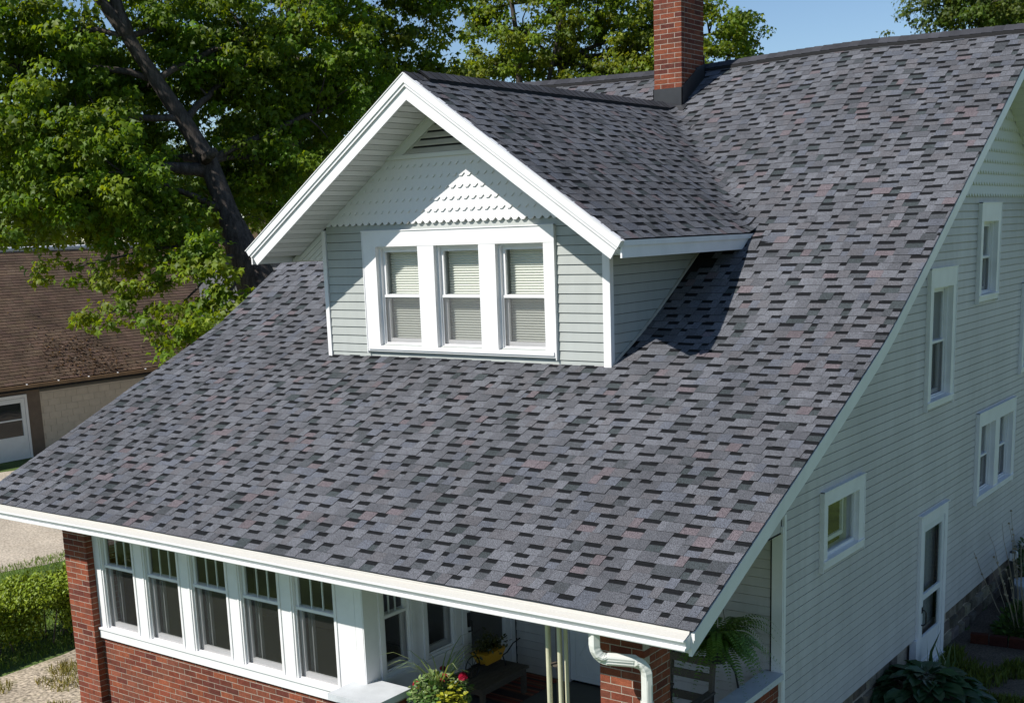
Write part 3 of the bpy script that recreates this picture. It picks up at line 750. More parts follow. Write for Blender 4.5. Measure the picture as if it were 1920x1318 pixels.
# ------------------------------------------------------------------ brickwork
BR = [(.215, .060, .032), (.185, .050, .029), (.235, .070, .036), (.15, .042, .027), (.20, .064, .038), (.115, .034, .025), (.165, .055, .035)]
CO = .0727
bricks = []          # (size key, MB, priority)
def pier_of(c):
    if c.x < -8.03: return PIER['left_pier']
    if c.x < -3.5 and c.y > -2.75 and c.x < -3.56: return PIER['sunroom_base_wall']
    if c.x < -3: return PIER['pedestal']
    return PIER['right_pier'] if c.y < -2.25 else PIER['low_wall']
def brick(x0, x1, y0, y1, z0, z1, lst, pr=0):
    j = random.uniform(.85, 1.12); c = random.choice(BR); mb = MB(); q = lambda: random.uniform(-.0015, .0015)
    mb.box(x0+q(), x1+q(), y0+q(), y1+q(), z0, z1, tuple(v*j for v in c))
    ctr = Vector(((x0+x1)/2, (y0+y1)/2, (z0+z1)/2)); lst.append(((ctr-CAM).length+pr, mb, ctr))
def brick_run(axis, t0, t1, o0, o1, z0, nc, lst, L=.2105, J=.0098, pr=0, bond=0, vis=None):
    for i in range(nc):
        z = z0+i*CO; t = t0-(L/2+0 if (i+bond) % 2 else 0)
        while t < t1-.02:
            a, b = max(t, t0), min(t+L-J, t1)
            if b-a > .03:
                p = pr+(0 if vis is None or vis((a+b)/2, z) else 50)
                if axis == 'x': brick(a, b, o0, o1, z+J, z+CO, lst, p)
                else: brick(o0, o1, a, b, z+J, z+CO, lst, p)
            t += L
wall_b = []
# left pier
PIER = {}
for nm, *bx in (('left_pier', -8.487, -8.033, -2.697, -2.253, -.7, 2.2), ('sunroom_base_wall', -8.033, -3.5, -2.589, -2.45, -.7, .70), ('pedestal', -3.557, -3.053, -2.947, -2.453, -.7, .90), ('right_pier', -.515, -.073, -2.697, -2.253, -.7, 2.2), ('low_wall', -.157, -.031, -2.253, -.02, -.7, .85)):
    mb = MB(); mb.box(*bx); PIER[nm] = obj({'left_pier': 'brick_pier', 'right_pier': 'brick_pier'}.get(nm, nm), mb, M['mortar'], house)
nz = 38
brick_run('x', -8.49, -8.03, -2.70, -2.60, -.6, nz, wall_b, vis=lambda t, z: z > -.35)
brick_run('y', -2.598, -2.25, -8.128, -8.03, -.6, nz, wall_b, bond=1, pr=50)
brick_run('y', -2.598, -2.25, -8.49, -8.39, -.6, nz, wall_b, bond=1, pr=60)
brick_run('x', -8.028, -3.56, -2.592, -2.5, -.6-.003, 18, wall_b, vis=lambda t, z: z > .71-.13*0-(.3+.72*max(0, (-t-3.6)/4.4)))
# pedestal at the end of the sunroom
brick_run('x', -3.56, -3.05, -2.95, -2.85, -.6, 20, wall_b, L=.25, vis=lambda t, z: z > .6); brick_run('y', -2.848, -2.45, -3.15, -3.05, -.6, 20, wall_b, bond=1, vis=lambda t, z: z > .6)
# right pier
brick_run('x', -.518, -.07, -2.70, -2.60, -.6-.03, nz, wall_b, L=.2205, vis=lambda t, z: z > 1.2)
brick_run('y', -2.598, -2.25, -.168, -.07, -.6-.03, nz, wall_b, bond=1, vis=lambda t, z: z > 1.1)
brick_run('y', -2.24, -.02, -.16, -.028, -.6+.03, 19, wall_b, bond=1, vis=lambda t, z: z > .4 and t > -1.2)
wall_b.sort(key=lambda b: b[0])
for d_, mb, c in wall_b[:300]: obj('brick', mb, M['brick'], pier_of(c))
rest = {}
for d_, mb, c in wall_b[300:]: rest.setdefault(pier_of(c), []).append(mb)
for p_, l_ in rest.items(): stuff(obj('bricks', merge(l_), M['brick'], p_))
mb = MB(); mb.box(-3.64, -2.99, -2.99, -2.44, .905, .975); obj('pedestal_cap', mb, M['concrete'], house)
mb = MB(); mb.box(-.20, .03, -2.24, -.024, .868, .935); obj('low_wall_cap', mb, M['concrete'], house)

# chimney
CX0, CX1, CY0, CY1 = -4.771, -4.297, 5.84, 6.555
mb = MB(); mb.box(CX0+.003, CX1-.003, CY0+.003, CY1-.003, 7.0, 9.98); chim = obj('chimney', mb, mat('chimney_mortar', (.36, .31, .26), .9, .15, 10, .2, 90, .4, 60), house)
chb = []
n = 33; z0 = 9.98-n*CO
L3 = (CX1-CX0)/2
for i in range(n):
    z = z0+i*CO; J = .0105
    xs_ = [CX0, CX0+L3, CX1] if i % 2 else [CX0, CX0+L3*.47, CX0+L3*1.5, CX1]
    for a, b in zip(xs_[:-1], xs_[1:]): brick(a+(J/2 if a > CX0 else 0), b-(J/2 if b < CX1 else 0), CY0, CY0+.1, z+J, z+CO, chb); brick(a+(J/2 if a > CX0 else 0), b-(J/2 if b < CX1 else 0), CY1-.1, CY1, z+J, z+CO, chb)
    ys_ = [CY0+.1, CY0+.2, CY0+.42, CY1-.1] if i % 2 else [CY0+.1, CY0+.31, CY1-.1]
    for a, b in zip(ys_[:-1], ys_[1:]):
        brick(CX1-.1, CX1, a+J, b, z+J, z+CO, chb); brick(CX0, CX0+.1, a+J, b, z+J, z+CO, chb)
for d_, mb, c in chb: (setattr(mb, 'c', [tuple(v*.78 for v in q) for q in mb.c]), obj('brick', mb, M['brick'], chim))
mb = MB(); g = .014
for (x0, x1, y0, y1, zt) in ((CX0-g, CX1+g, CY0-g, CY0-.002, 7.588),):
    mb.box(x0, x1, y0, y1, 7.1, zt)
# stepped side flashing
for sx0, sx1 in ((CX1+.002, CX1+g), (CX0-g, CX0-.002)):
    mb.prism([(CY0-g, 7.2), (CY1+g, 7.5), (CY1+g, 7.98), (CY0+.45, 7.90), (CY0+.45, 7.87), (CY0-g, 7.588)], lambda p, t: (t, p[0], p[1]), sx0, sx1)
mb.box(CX0-g, CX1+g, CY1+.002, CY1+g, 7.5, 8.1)
mb.hexa([(CX0-.1, CY0-.16, roofz(DRX, CY0-.16)+.03), (CX1+.1, CY0-.16, roofz(DRX, CY0-.16)+.03), (CX1+.1, CY0-.0, roofz(DRX, CY0)+.03), (CX0-.1, CY0-.0, roofz(DRX, CY0)+.03), (CX0-.1, CY0-.16, roofz(DRX, CY0-.16)+.036), (CX1+.1, CY0-.16, roofz(DRX, CY0-.16)+.036), (CX1+.1, CY0, roofz(DRX, CY0)+.036), (CX0-.1, CY0, roofz(DRX, CY0)+.036)])
obj('chimney_flashing', mb, M['metal'], chim)
mb = MB(); mb.box(CX0-.05, CX1+.05, CY0-.05, CY1+.05, 9.985, 10.06); obj('chimney_cap', mb, M['concrete'], chim)

# ------------------------------------------------------------------ sunroom front (five windows) and its inner side
ZS = .82
fs = front(-2.60)
SOP = [(-7.885+i*.847, -7.885+i*.847+.635, ZS, 2.17) for i in range(5)]
mb = MB(); aa = [-8.03]+[v for o in SOP for v in o[:2]]+[-3.573]
for i in range(0, len(aa), 2): mb.fbox(fs, aa[i], aa[i+1], ZS, 2.204, -.12, .0)
mb.fbox(fs, -8.02, -3.58, .70, ZS, -.12, .03); mb.fbox(fs, -8.02, -3.58, 2.17, 2.204, -.12, .004)
for o in SOP:
    for e in (o[0]-.03, o[1]+.005): mb.fbox(fs, e, e+.025, ZS, 2.2, .0, .012)
sunw = obj('sunroom_window', mb, M['white'], house)
for o in SOP: double_hung(sunw, fs, *o, .03, mid=.60, muntins=2, screen='screen_dark', storm=.018)
mb = MB(); mb.hexa([fs(a, b, o) for a, b, o in ((-8.02, ZS-.002, -.1), (-3.6, ZS-.002, -.1), (-3.6, ZS-.01, .045), (-8.02, ZS-.01, .045), (-8.02, ZS+.028, -.1), (-3.6, ZS+.028, -.1), (-3.6, ZS+.012, .045), (-8.02, ZS+.012, .045))]); obj('sill', mb, M['white'], sunw)
mb = MB(); mb.box(-8.03, -3.55, -2.4, -.1, .2, .3); mb.box(-8.03, -3.55, -.06, -.02, .3, 2.2); mb.box(-8.45, -8.4, -2.3, 0, -.6, 2.2); obj('sunroom_interior', mb, mat('dim_room', (.12, .105, .09), .8), house)
# light curtains edge behind the panes
mb = MB()
for o in SOP:
    for k_ in range(4):
        a = o[0]+.045+k_*.022; mb.fbox(fs, a, a+.013, ZS+.05, 1.62, -.20, -.17+.008*(k_ % 2))
obj('curtain', mb, mat('grey_curtain', (.33, .33, .34), .9), sunw)
# side wall of the sunroom facing the open porch, in the plane x = -3.47
ss = side(-3.47)
SO = [(-2.29, -1.87, .98, 2.15), (-1.60, -1.13, .96, 2.15)]
mb = MB()
aa = [-2.60, SO[0][0], SO[0][1], SO[1][0], SO[1][1], -1.0]
for i in range(0, 6, 2): mb.fbox(ss, aa[i], aa[i+1], .30, 2.202, -.1, 0)
for o in SO: mb.fbox(ss, o[0], o[1], .30, o[2], -.1, 0); mb.fbox(ss, o[0], o[1], o[3], 2.204, -.1, 0)
mb.fbox(ss, -2.595, -2.40, .975, 2.2, 0, .012); mb.fbox(ss, -2.36, -2.30, .94, 2.2, 0, .018); mb.fbox(ss, -1.86, -1.80, .94, 2.2, 0, .018); mb.fbox(ss, -1.66, -1.61, .93, 2.2, 0, .018); mb.fbox(ss, -1.12, -1.07, .93, 2.2, 0, .018)
mb.fbox(ss, -2.38, -1.02, .90, .94, 0, .035); mb.fbox(ss, -2.38, -1.02, .66, .70, 0, .015); mb.fbox(ss, -2.38, -1.02, .30, .42, 0, .015)
sidew = obj('sunroom_side_wall', mb, M['white'], house)
for o in SO: double_hung(sidew, ss, *o, .02, mid=.52, muntins=2, screen='screen_dark', storm=.014)
mb = MB(); rect_frame(mb, ss, -.995, .0, .31, 2.2, .075, .08, .08, -.08, .02); obj('porch_door_frame', mb, M['white'], sidew)
mb = MB(); rect_frame(mb, ss, -.915, -.08, .34, 2.12, .09, .09, .42, -.05, .0); mb.fbox(ss, -.825, -.17, .5, .68, -.02, .006); pd = obj('porch_door', mb, M['door'], sidew)
pane(ss, -.825, -.17, .76, 2.03, -.03, 'glass', sidew)
mb = MB(); mb.tube([ss(-.87, 1.18, .0), ss(-.87, 1.18, .05), ss(-.87, 1.06, .05), ss(-.87, 1.04, .0)], .012, 8); mb.fbox(ss, -.89, -.85, 1.1, 1.27, 0, .02); obj('porch_door_handle', mb, M['handle'], sidew)

# house front wall behind the porch, with front door
ff = front(.0)
FD = (-2.76, -1.72, .30, 2.2)
mb = MB(); mb.box(-9.0, FD[0], .03, .10, -.6, 2.6); mb.box(FD[1], -.03, .03, .10, -.6, 2.6); mb.box(FD[0], FD[1], .10, .16, .2, 2.6); fwall = obj('front_wall', mb, M['dark'], house)
for i in range(22):
    z0 = .30+i*SE; j = random.uniform(.97, 1.03)
    boards(fwall, M['siding_side'], front(.022), -3.44, -.118, z0, SE, [FD], (j, j, j))
mb = MB(); mb.fbox(ff, FD[0], FD[0]+.09, .30, 2.2, -.08, .02); mb.fbox(ff, FD[1]-.09, FD[1], .30, 2.2, -.08, .02); mb.fbox(ff, FD[0]+.09, FD[1]-.09, 2.1, 2.2, -.08, .02); fdoor = obj('front_door', mb, M['white'], house)
a0, a1 = FD[0]+.095, FD[1]-.095
mb = MB(); rect_frame(mb, ff, a0, a1, .33, 2.09, .07, .08, .07, -.06, -.015); mb.fbox(ff, a0+.07, a1-.07, .40, .92, -.055, -.025); mb.fbox(ff, a0+.07, a1-.07, .92, .98, -.06, -.012)
cx, cz = (a0+a1)/2, .66
oval = [(cx+sx*(.30 if k_ % 3 else .24), cz+sz*h) for sx, sz, k_, h in ((-1, 0, 1, 0), (-.93, -.6, 0, .2), (-.6, -1, 1, .2), (.6, -1, 1, .2), (.93, -.6, 0, .2), (1, 0, 1, 0), (.93, .6, 0, .2), (.6, 1, 1, .2), (-.6, 1, 1, .2), (-.93, .6, 0, .2))]
mb.tube([ff(p[0], p[1], -.022) for p in oval+oval[:1]], .008, 6)
obj('door_leaf', mb, M['door'], fdoor); pane(ff, a0+.07, a1-.07, .98, 2.01, -.04, 'glass', fdoor)
mb = MB(); mb.box(-3.46, -.1, -2.55, .03, .2, .30); mb.box(-3.05, -.52, -2.62, -2.55, .16, .29); obj('porch_floor', mb, M['porch'], house)

# downspout: outlet, elbow, run along the front of the right pier, elbow, drop
def rounded_rect(w_, h_): 
    return [(-w_, -h_*.7), (-w_*.7, -h_), (w_*.7, -h_), (w_, -h_*.7), (w_, h_*.7), (w_*.7, h_), (-w_*.7, h_), (-w_, h_*.7)]
path = [(-.30, -3.12, 2.25), (-.30, -3.12, 2.13)]
for t in range(1, 9):
    a = t/8*math.pi/2*.94; q = .115*(1-math.cos(a)); path.append((-.30+q*.84, -3.12+q*.54, 2.13-.125*math.sin(a)))
p_ = path[-1]; path.append((p_[0]+.19, p_[1]+.125, p_[2]-.022)); p_ = path[-1]
for t in range(1, 9):
    a = t/8*math.pi/2; q = .10*math.sin(a); path.append((p_[0]+q*.84, p_[1]+q*.54, p_[2]-.012-.115*(1-math.cos(a))))
p_ = path[-1]; path += [(p_[0]+.002, p_[1], p_[2]-.08), (p_[0]+.002, p_[1], -.45)]; DSX, DSY, DSZ = p_
mb = MB(); base = 0; rr = rounded_rect(.047, .037)
def sweep(mb, path, prof, ridges=()):
    pts = [Vector(p) for p in path]; n0 = len(mb.v); k = len(prof)
    for i, p in enumerate(pts):
        t = (pts[min(i+1, len(pts)-1)]-pts[max(i-1, 0)]).normalized()
        b = Vector((.55, .83, 0)).normalized()           # depth axis
        b = (b-t*b.dot(t)).normalized(); a = t.cross(b)
        sc = 1.0+(.035 if i in ridges else 0)
        for q in prof: mb.v.append(tuple(p+a*q[0]*sc+b*q[1]*sc))
    for i in range(len(pts)-1):
        for j in range(k):
            mb.f.append((n0+i*k+j, n0+i*k+(j+1) % k, n0+(i+1)*k+(j+1) % k, n0+(i+1)*k+j)); mb.c.append((1, 1, 1)); mb.m.append(0)
def dens(path, a, b, n):
    """smooth the elbows with small crimps"""
    return path
fine = []
for i in range(len(path)-1):
    p, q = Vector(path[i]), Vector(path[i+1]); L_ = (q-p).length; n_ = max(1, int(L_/.018)) if 1 <= i <= 8 or 10 <= i <= 17 else 1
    fine += [p+(q-p)*(t/n_) for t in range(n_)]
fine.append(Vector(path[-1]))
rid = [i for i in range(len(fine)-1) if (fine[i+1]-fine[i]).length < .03 and i % 2]
sweep(mb, fine, rr, rid)
dsp = obj('downspout', mb, M['downspout'], house)
mb = MB()
for dx in (-.024, 0, .024):
    a_, b_ = path[9], path[10]
    mb.tube([(a_[0]+.012, a_[1]-.039, a_[2]+dx), (b_[0]+.012, b_[1]-.039, b_[2]+dx)], .004, 5)
    mb.tube([(DSX+.02+dx*.8, DSY-.036-dx*.55, DSZ-.03), (DSX+.02+dx*.8, DSY-.036-dx*.55, -.4)], .004, 5)
obj('downspout_rib', mb, M['downspout'], dsp)
mb = MB(); sweep(mb, [(DSX+.002, DSY, 1.63), (DSX+.002, DSY, 1.60)], rounded_rect(.056, .044)); obj('downspout_strap', mb, M['downspout'], dsp)

# ------------------------------------------------------------------ ground
GZ = -.6
def sheet(name, pts, z, m):
    mb = MB(); mb.face([(x, y, z) for x, y in pts]); return structure(obj(name, mb, m))
mb = MB(); mb.face([(-400, -400, GZ), (400, -400, GZ), (400, 400, GZ), (-400, 400, GZ)]); structure(obj('ground', mb, M['grass_ground']))
def wobble(pts, amp=.12, step=.5):
    o = []
    for i in range(len(pts)):
        a, b = Vector((*pts[i], 0)), Vector((*pts[(i+1) % len(pts)], 0)); n_ = max(1, int((b-a).length/step))
        for k_ in range(n_):
            p = a+(b-a)*(k_/n_); o.append((p.x+random.uniform(-amp, amp), p.y+random.uniform(-amp, amp)))
    return o
sheet('driveway', wobble([(-26.5, -25), (-16.6, -25), (-16.6, .5), (-16.2, 3), (-16.6, 14), (-26.5, 22)]), GZ+.004, M['gravel'])
sheet('path', wobble([(-11.3, -4.2), (-8.3, -4.2), (-8.3, 3), (-9.2, 4), (-11.3, 2)]), GZ+.006, M['dirt'])
sheet('garden_soil', wobble([(-.1, .2), (1.9, 1.5), (2.1, 5), (2.6, 8), (2.2, 13), (-.1, 13)]), GZ+.005, M['soil'])

# ------------------------------------------------------------------ foliage helpers
LEAF_V = np.array([(0, 0, 0), (.5, .42, -.06), (.17, .55, .05), (0, 1, -.12), (-.17, .55, .05), (-.5, .42, -.06), (0, .5, .09)], dtype=np.float32)
LEAF_T = np.array([(0, 1, 6), (1, 2, 6), (2, 3, 6), (3, 4, 6), (4, 5, 6), (5, 0, 6)], dtype=np.int32)
BLADE_V = np.array([(-.05, 0, 0), (.05, 0, 0), (.035, .55, .10), (-.035, .55, .10), (0, 1, .0)], dtype=np.float32)
BLADE_T = np.array([(0, 1, 2), (0, 2, 3), (3, 2, 4)], dtype=np.int32)
OVAL_V = np.array([(0, 0, 0), (.24, .3, .06), (.2, .68, .03), (0, 1, -.12), (-.2, .68, .03), (-.24, .3, .06), (0, .5, -.03)], dtype=np.float32)
def leaves(name, P, D, N, S, T, m, parent=None, V=LEAF_V, TR=LEAF_T):
    P = np.asarray(P, np.float32); D = np.asarray(D, np.float32); N = np.asarray(N, np.float32); S = np.asarray(S, np.float32)
    D = D/np.linalg.norm(D, axis=1, keepdims=True); N = N-D*(N*D).sum(1, keepdims=True); N = N/(np.linalg.norm(N, axis=1, keepdims=True)+1e-6)
    X = np.cross(D, N)
    v = P[:, None]+S[:, None, None]*(V[None, :, 0:1]*X[:, None]+V[None, :, 1:2]*D[:, None]+V[None, :, 2:3]*N[:, None])
    n, k = len(P), len(V); f = (np.arange(n)[:, None, None]*k+TR[None]).reshape(-1, 3)
    me = bpy.data.meshes.new(name); me.vertices.add(n*k); me.vertices.foreach_set('co', v.reshape(-1).astype(np.float32))
    me.loops.add(f.size); me.loops.foreach_set('vertex_index', f.reshape(-1).astype(np.int32))
    me.polygons.add(len(f)); me.polygons.foreach_set('loop_start', np.arange(0, f.size, 3, dtype=np.int32)); me.polygons.foreach_set('loop_total', np.full(len(f), 3, dtype=np.int32))
    me.materials.append(m)
    a = me.attributes.new('tint', 'FLOAT_VECTOR', 'FACE'); a.data.foreach_set('vector', np.repeat(np.asarray(T, np.float32), len(TR), axis=0).ravel())
    me.update(calc_edges=True); me.validate()
    o = bpy.data.objects.new(name, me); return link(o, parent)
def tints(n, base, var=.25, yel=.3):
    b = np.array(base, np.float32)[None]*(1+RNG.uniform(-var, var, (n, 1)))
    y = RNG.random((n, 1))**2*yel; b[:, 0:1] *= 1+y*1.2; b[:, 1:2] *= 1+y*.6
    return b.astype(np.float32)
def sprays(centres, radii, per, size, base, droop=.8, var=.28, yel=.35, flat=.6):
    """clumps of leaves hung on little twigs round each centre"""
    P = []; D = []; N = []; S = []; T = []
    for c, r in zip(centres, radii):
        n = max(4, int(per*RNG.uniform(.7, 1.3)))
        d = RNG.normal(size=(n, 3)); d /= np.linalg.norm(d, axis=1, keepdims=True)
        p = d*(RNG.random((n, 1))**.45)*np.array([r, r, r*flat]); out = np.concatenate([d[:, :2], np.zeros((n, 1))], 1)
        dr = out*.7+np.array([0, 0, -droop])+RNG.normal(size=(n, 3))*.42
        nn = d*.40+np.array([0, 0, .35])-np.array(SUN_DIR)*.65+RNG.normal(size=(n, 3))*.42
        P.append(p+np.array(c)); D.append(dr); N.append(nn); S.append(size*RNG.uniform(.6, 1.25, n))
        t = tints(n, base, var, yel)*RNG.uniform(.75, 1.25); t[:, 0] *= RNG.uniform(.8, 1.12); T.append(t)
    return np.concatenate(P), np.concatenate(D), np.concatenate(N), np.concatenate(S), np.concatenate(T)
def lobe_points(lobes, n):
    """clump centres through ellipsoid lobes (centre, radii), thicker towards the skin"""
    vol = np.array([l[1][0]*l[1][1]*l[1][2] for l in lobes])**.8; cnt = (vol/vol.sum()*n).astype(int)+1
    out = []
    for (c, r), k_ in zip(lobes, cnt):
        d = RNG.normal(size=(k_, 3)); d /= np.linalg.norm(d, axis=1, keepdims=True)
        out.append(np.array(c)+d*np.array(r)*(RNG.random((k_, 1))**.5))
    return np.concatenate(out)
def branch(mb, a, b, r0, r1, bend=.25, n=6, seg=6):
    a, b = Vector(a), Vector(b); L_ = (b-a).length; m_ = (a+b)/2+Vector((random.uniform(-1, 1), random.uniform(-1, 1), random.uniform(.0, 1)))*L_*bend*.5
    pts = [(a*(1-t)**2+m_*2*t*(1-t)+b*t*t) for t in [i/seg for i in range(seg+1)]]
    pts = [p+Vector((random.uniform(-1, 1), random.uniform(-1, 1), random.uniform(-1, 1)))*L_*.012 for p in pts]
    mb.tube(pts, [r0+(r1-r0)*(i/seg) for i in range(seg+1)], n, jit=.06)
    return pts
def project(p):
    d = Vector(p)-CAM; z = d.dot(fw); return (PPX+d.dot(rt)/z*F_PX, PPY-d.dot(up)/z*F_PX, z)
def clear_trunk(C_, path, width, depth):
    keep = []
    for c in C_:
        u, v, z = project(c); ok = True
        if z < depth:
            for (u0, v0), (u1, v1) in zip(path[:-1], path[1:]):
                L2 = (u1-u0)**2+(v1-v0)**2; t = max(0, min(1, ((u-u0)*(u1-u0)+(v-v0)*(v1-v0))/L2))
                if math.hypot(u-u0-t*(u1-u0), v-v0-t*(v1-v0)) < width*(1 if random.random() < .8 else .2): ok = False; break
        if ok: keep.append(c)
    return np.array(keep)
def tree(name, label, base, trunkpts, trunkrad, lobes, nclump, per, rad, size, col, cat='tree', nbr=40, extra=None, group=None, yel=.35, mbx=None, twig=.02, clear=None):
    t = thing(name, label, cat, base, group)
    mb = MB(); mb.tube(trunkpts, trunkrad, 14, jit=.07)
    C_ = lobe_points(lobes, nclump)
    if clear: C_ = clear_trunk(C_, *clear)
    if extra is not None: C_ = np.concatenate([C_, np.array(extra)])
    tp = [Vector(p) for p in trunkpts]; limbs = []
    for i, (c, r) in enumerate(lobes):
        c = Vector(c); best = min(range(len(tp)), key=lambda k_: (tp[k_]-c).length+(max(0, tp[k_].z-c.z)*1.2))
        limbs += branch(mb, tp[best], c, min(trunkrad[best]*.5, .05+.02*max(r)), .03, .3, 7, 8)
    allp = tp+limbs
    for c in random.sample(list(C_), min(nbr, len(C_))):
        c = Vector(c); a = min(allp, key=lambda p: (p-c).length+max(0, p.z-c.z))
        if (a-c).length > .25: branch(mb, a, c, twig*1.6, twig*.35, .3, 5, 5)
    if mbx: mbx(mb)
    obj('trunk', mb, M['bark'], t, smooth=True)
    P, D, N, S, T = sprays(C_, RNG.uniform(.7, 1.3, len(C_))*rad, per, size, col, yel=yel)
    leaves('crown', P, D, N, S, T, M['leaf'], t)
    return t

def L3_(u, v, d, ru, rv, rd):       # lobe given by where it is seen and how deep it stands; radii in metres
    return (tuple(at(u, v, d)), (ru, ru*.5+rd*.5, rv))
# big leaning maple behind the house on the left
d1 = 26
tr = [at(540, 700, d1), at(512, 600, d1), at(482, 530, d1), at(455, 470, d1), at(428, 400, d1), at(390, 300, d1), at(347, 230, d1-.2), at(292, 150, d1-.5), at(240, 70, d1-.8), at(195, 10, d1-1), at(110, -90, d1-1.2), at(20, -220, d1-1.4)]
tr[0].z = -.7
rad = [.75, .62, .50, .40, .32, .28, .24, .21, .19, .17, .14, .08]
lob = [L3_(90, 60, 25, 2.3, 1.9, 2.2), L3_(60, 250, 24.5, 2.2, 1.6, 2.0), L3_(240, 330, 24.5, 2.0, 1.3, 1.8), L3_(120, 400, 25, 2.2, .8, 1.8), L3_(330, 60, 26.8, 2.2, 1.8, 2.0), L3_(450, 130, 27.8, 2.0, 1.9, 2.0), L3_(500, 300, 27.8, 1.7, 1.5, 1.6), L3_(330, 430, 25.4, 2.0, .8, 1.6), L3_(250, 180, 27.2, 2.2, 1.8, 1.6), L3_(560, 60, 28.5, 1.9, 2.0, 2.0), L3_(150, -130, 28, 3.2, 1.2, 1.8), L3_(560, -140, 31, 3.0, 1.2, 1.8), L3_(-120, 150, 25, 2.2, 2.6, 2.2), L3_(640, 190, 29, 1.6, 1.7, 1.5), L3_(150, 300, 27.5, 2.6, 2.0, 1.4), L3_(420, 380, 28.4, 2.2, 1.4, 1.2)]
ex = []
for (u0, v0, u1, v1, n_, dd) in ((420, 470, 150, 600, 13, 24), (440, 500, 300, 650, 12, 23.8), (430, 540, 330, 640, 10, 23.6), (380, 470, 220, 560, 11, 24.2), (330, 480, 60, 500, 11, 24.4), (470, 560, 420, 580, 6, 23.5), (410, 560, 290, 585, 8, 24), (420, 590, 360, 600, 7, 23.3), (260, 500, 90, 530, 7, 24.6), (490, 520, 470, 560, 5, 23.4), (300, 600, 140, 603, 7, 23.9), (400, 620, 300, 660, 6, 23.5), (300, 440, 190, 540, 8, 24.3), (480, 440, 350, 490, 12, 23.8), (470, 470, 360, 520, 10, 23.6), (440, 430, 330, 470, 10, 24)):
    for i in range(n_):
        f = i/(n_-1); ex.append(tuple(at(u0+(u1-u0)*f+random.uniform(-14, 14), v0+(v1-v0)*f+random.uniform(-10, 10), dd+random.uniform(-.5, .5))))
def limb_extra(mb):
    branch(mb, at(385, 320, d1), at(290, 312, d1-.6), .15, .09, .15, 8, 6)
    mb.tube([at(383, 300, d1-.2), at(398, 288, d1-.45), at(404, 283, d1-.5)], [.12, .1, .085], 9)
    branch(mb, at(240, 70, d1-.8), at(200, -60, d1-.9), .16, .08, .1, 8, 6)
    for q in ((430, 480, 320, 600), (440, 480, 210, 585), (420, 450, 150, 500), (450, 520, 350, 650)):
        branch(mb, at(q[0], q[1], 25.3), at(q[2], q[3], 23.9), .045, .012, .15, 6, 7)
tree('maple_tree', 'big maple with thick leaning grey trunk left of the dormer, overhanging the brown-roofed garage', tuple(tr[0]), tr, [r*(.86 if i < 4 else .72) for i, r in enumerate(rad)], lob, 1800, 62, .36, .142, (.100, .168, .011), nbr=170, extra=None, mbx=limb_extra, clear=([(190, 5), (240, 70), (292, 150), (347, 230), (390, 300), (428, 400), (455, 470), (490, 540)], 40, 26.4))
ex = clear_trunk(ex, [(390, 300), (428, 400), (455, 470), (480, 520)], 34, 26.4)
P, D, N, S, T = sprays(ex, RNG.uniform(.7, 1.25, len(ex))*.27, 30, .15, (.118, .180, .012), yel=.4)
mt = bpy.data.objects['maple_tree']
leaves('hanging_foliage', P, D, N, S, T, M['leaf'], mt)

# second, thin-trunked maple between the big one and the dormer
d2 = 31
b2 = at(560, 640, d2); b2.z = -.7
tr = [b2, at(560, 450, d2), at(556, 300, d2), at(548, 150, d2), at(542, 0, d2), at(530, -200, d2)]
lob = [L3_(600, 300, 31, 1.9, 1.5, 1.8), L3_(650, 120, 31, 1.9, 1.4, 1.8), L3_(740, 60, 32, 1.6, 1.0, 1.5), L3_(700, 160, 32, 1.6, 1.0, 1.4), L3_(560, 420, 31.5, 1.5, 1.3, 1.5), L3_(640, -60, 31, 2.6, 1.2, 2), L3_(820, 10, 32, 1.1, .45, 1.0), L3_(780, 130, 32, 1.3, .7, 1.2), L3_(800, -40, 32, 1.6, .7, 1.5), L3_(520, 200, 32.5, 2.0, 2.0, 1.2)]
tree('maple_tree', 'thin-trunked maple seen between the leaning trunk and the dormer peak, sky showing through', tuple(b2), tr, [.22, .18, .15, .12, .09, .05], lob, 560, 56, .36, .15, (.108, .162, .013), nbr=90, yel=.5)
# bright maple behind the ridge
d3 = 38
b3 = at(1060, 500, d3); b3.z = -.7
tr = [b3, at(1058, 300, d3), at(1056, 120, d3), at(1050, 0, d3), at(1040, -200, d3)]
lob = [L3_(980, 60, 37, 1.9, 1.6, 1.6), L3_(1120, 40, 37.5, 2.0, 1.7, 1.8), L3_(1250, 50, 38, 1.8, 1.6, 1.8), L3_(1370, 60, 38.5, 1.25, 1.3, 1.4), L3_(1060, -80, 38, 3.2, 1.2, 2.2), L3_(1300, -90, 38.5, 2.0, 1.2, 1.8), L3_(920, 120, 37.5, 1.2, .7, 1.2), L3_(905, 20, 37.5, 1.0, .6, 1.0), L3_(870, 150, 37.5, 1.3, .5, 1.0), L3_(1180, 150, 38, 4.0, 1.3, 2), L3_(1405, 110, 38.5, .7, .6, .8)]
def limbs3(mb):
    branch(mb, at(975, 180, 37), at(955, -20, 36.5), .11, .06, .08, 7, 6)
    branch(mb, at(1020, 190, 37.2), at(1055, 30, 36.6), .08, .04, .08, 7, 6)
tree('maple_tree', 'bright green maple behind the roof ridge on both sides of the chimney', tuple(b3), tr, [.3, .24, .18, .14, .08], lob, 800, 56, .37, .15, (.116, .168, .014), nbr=110, yel=.5, mbx=limbs3)
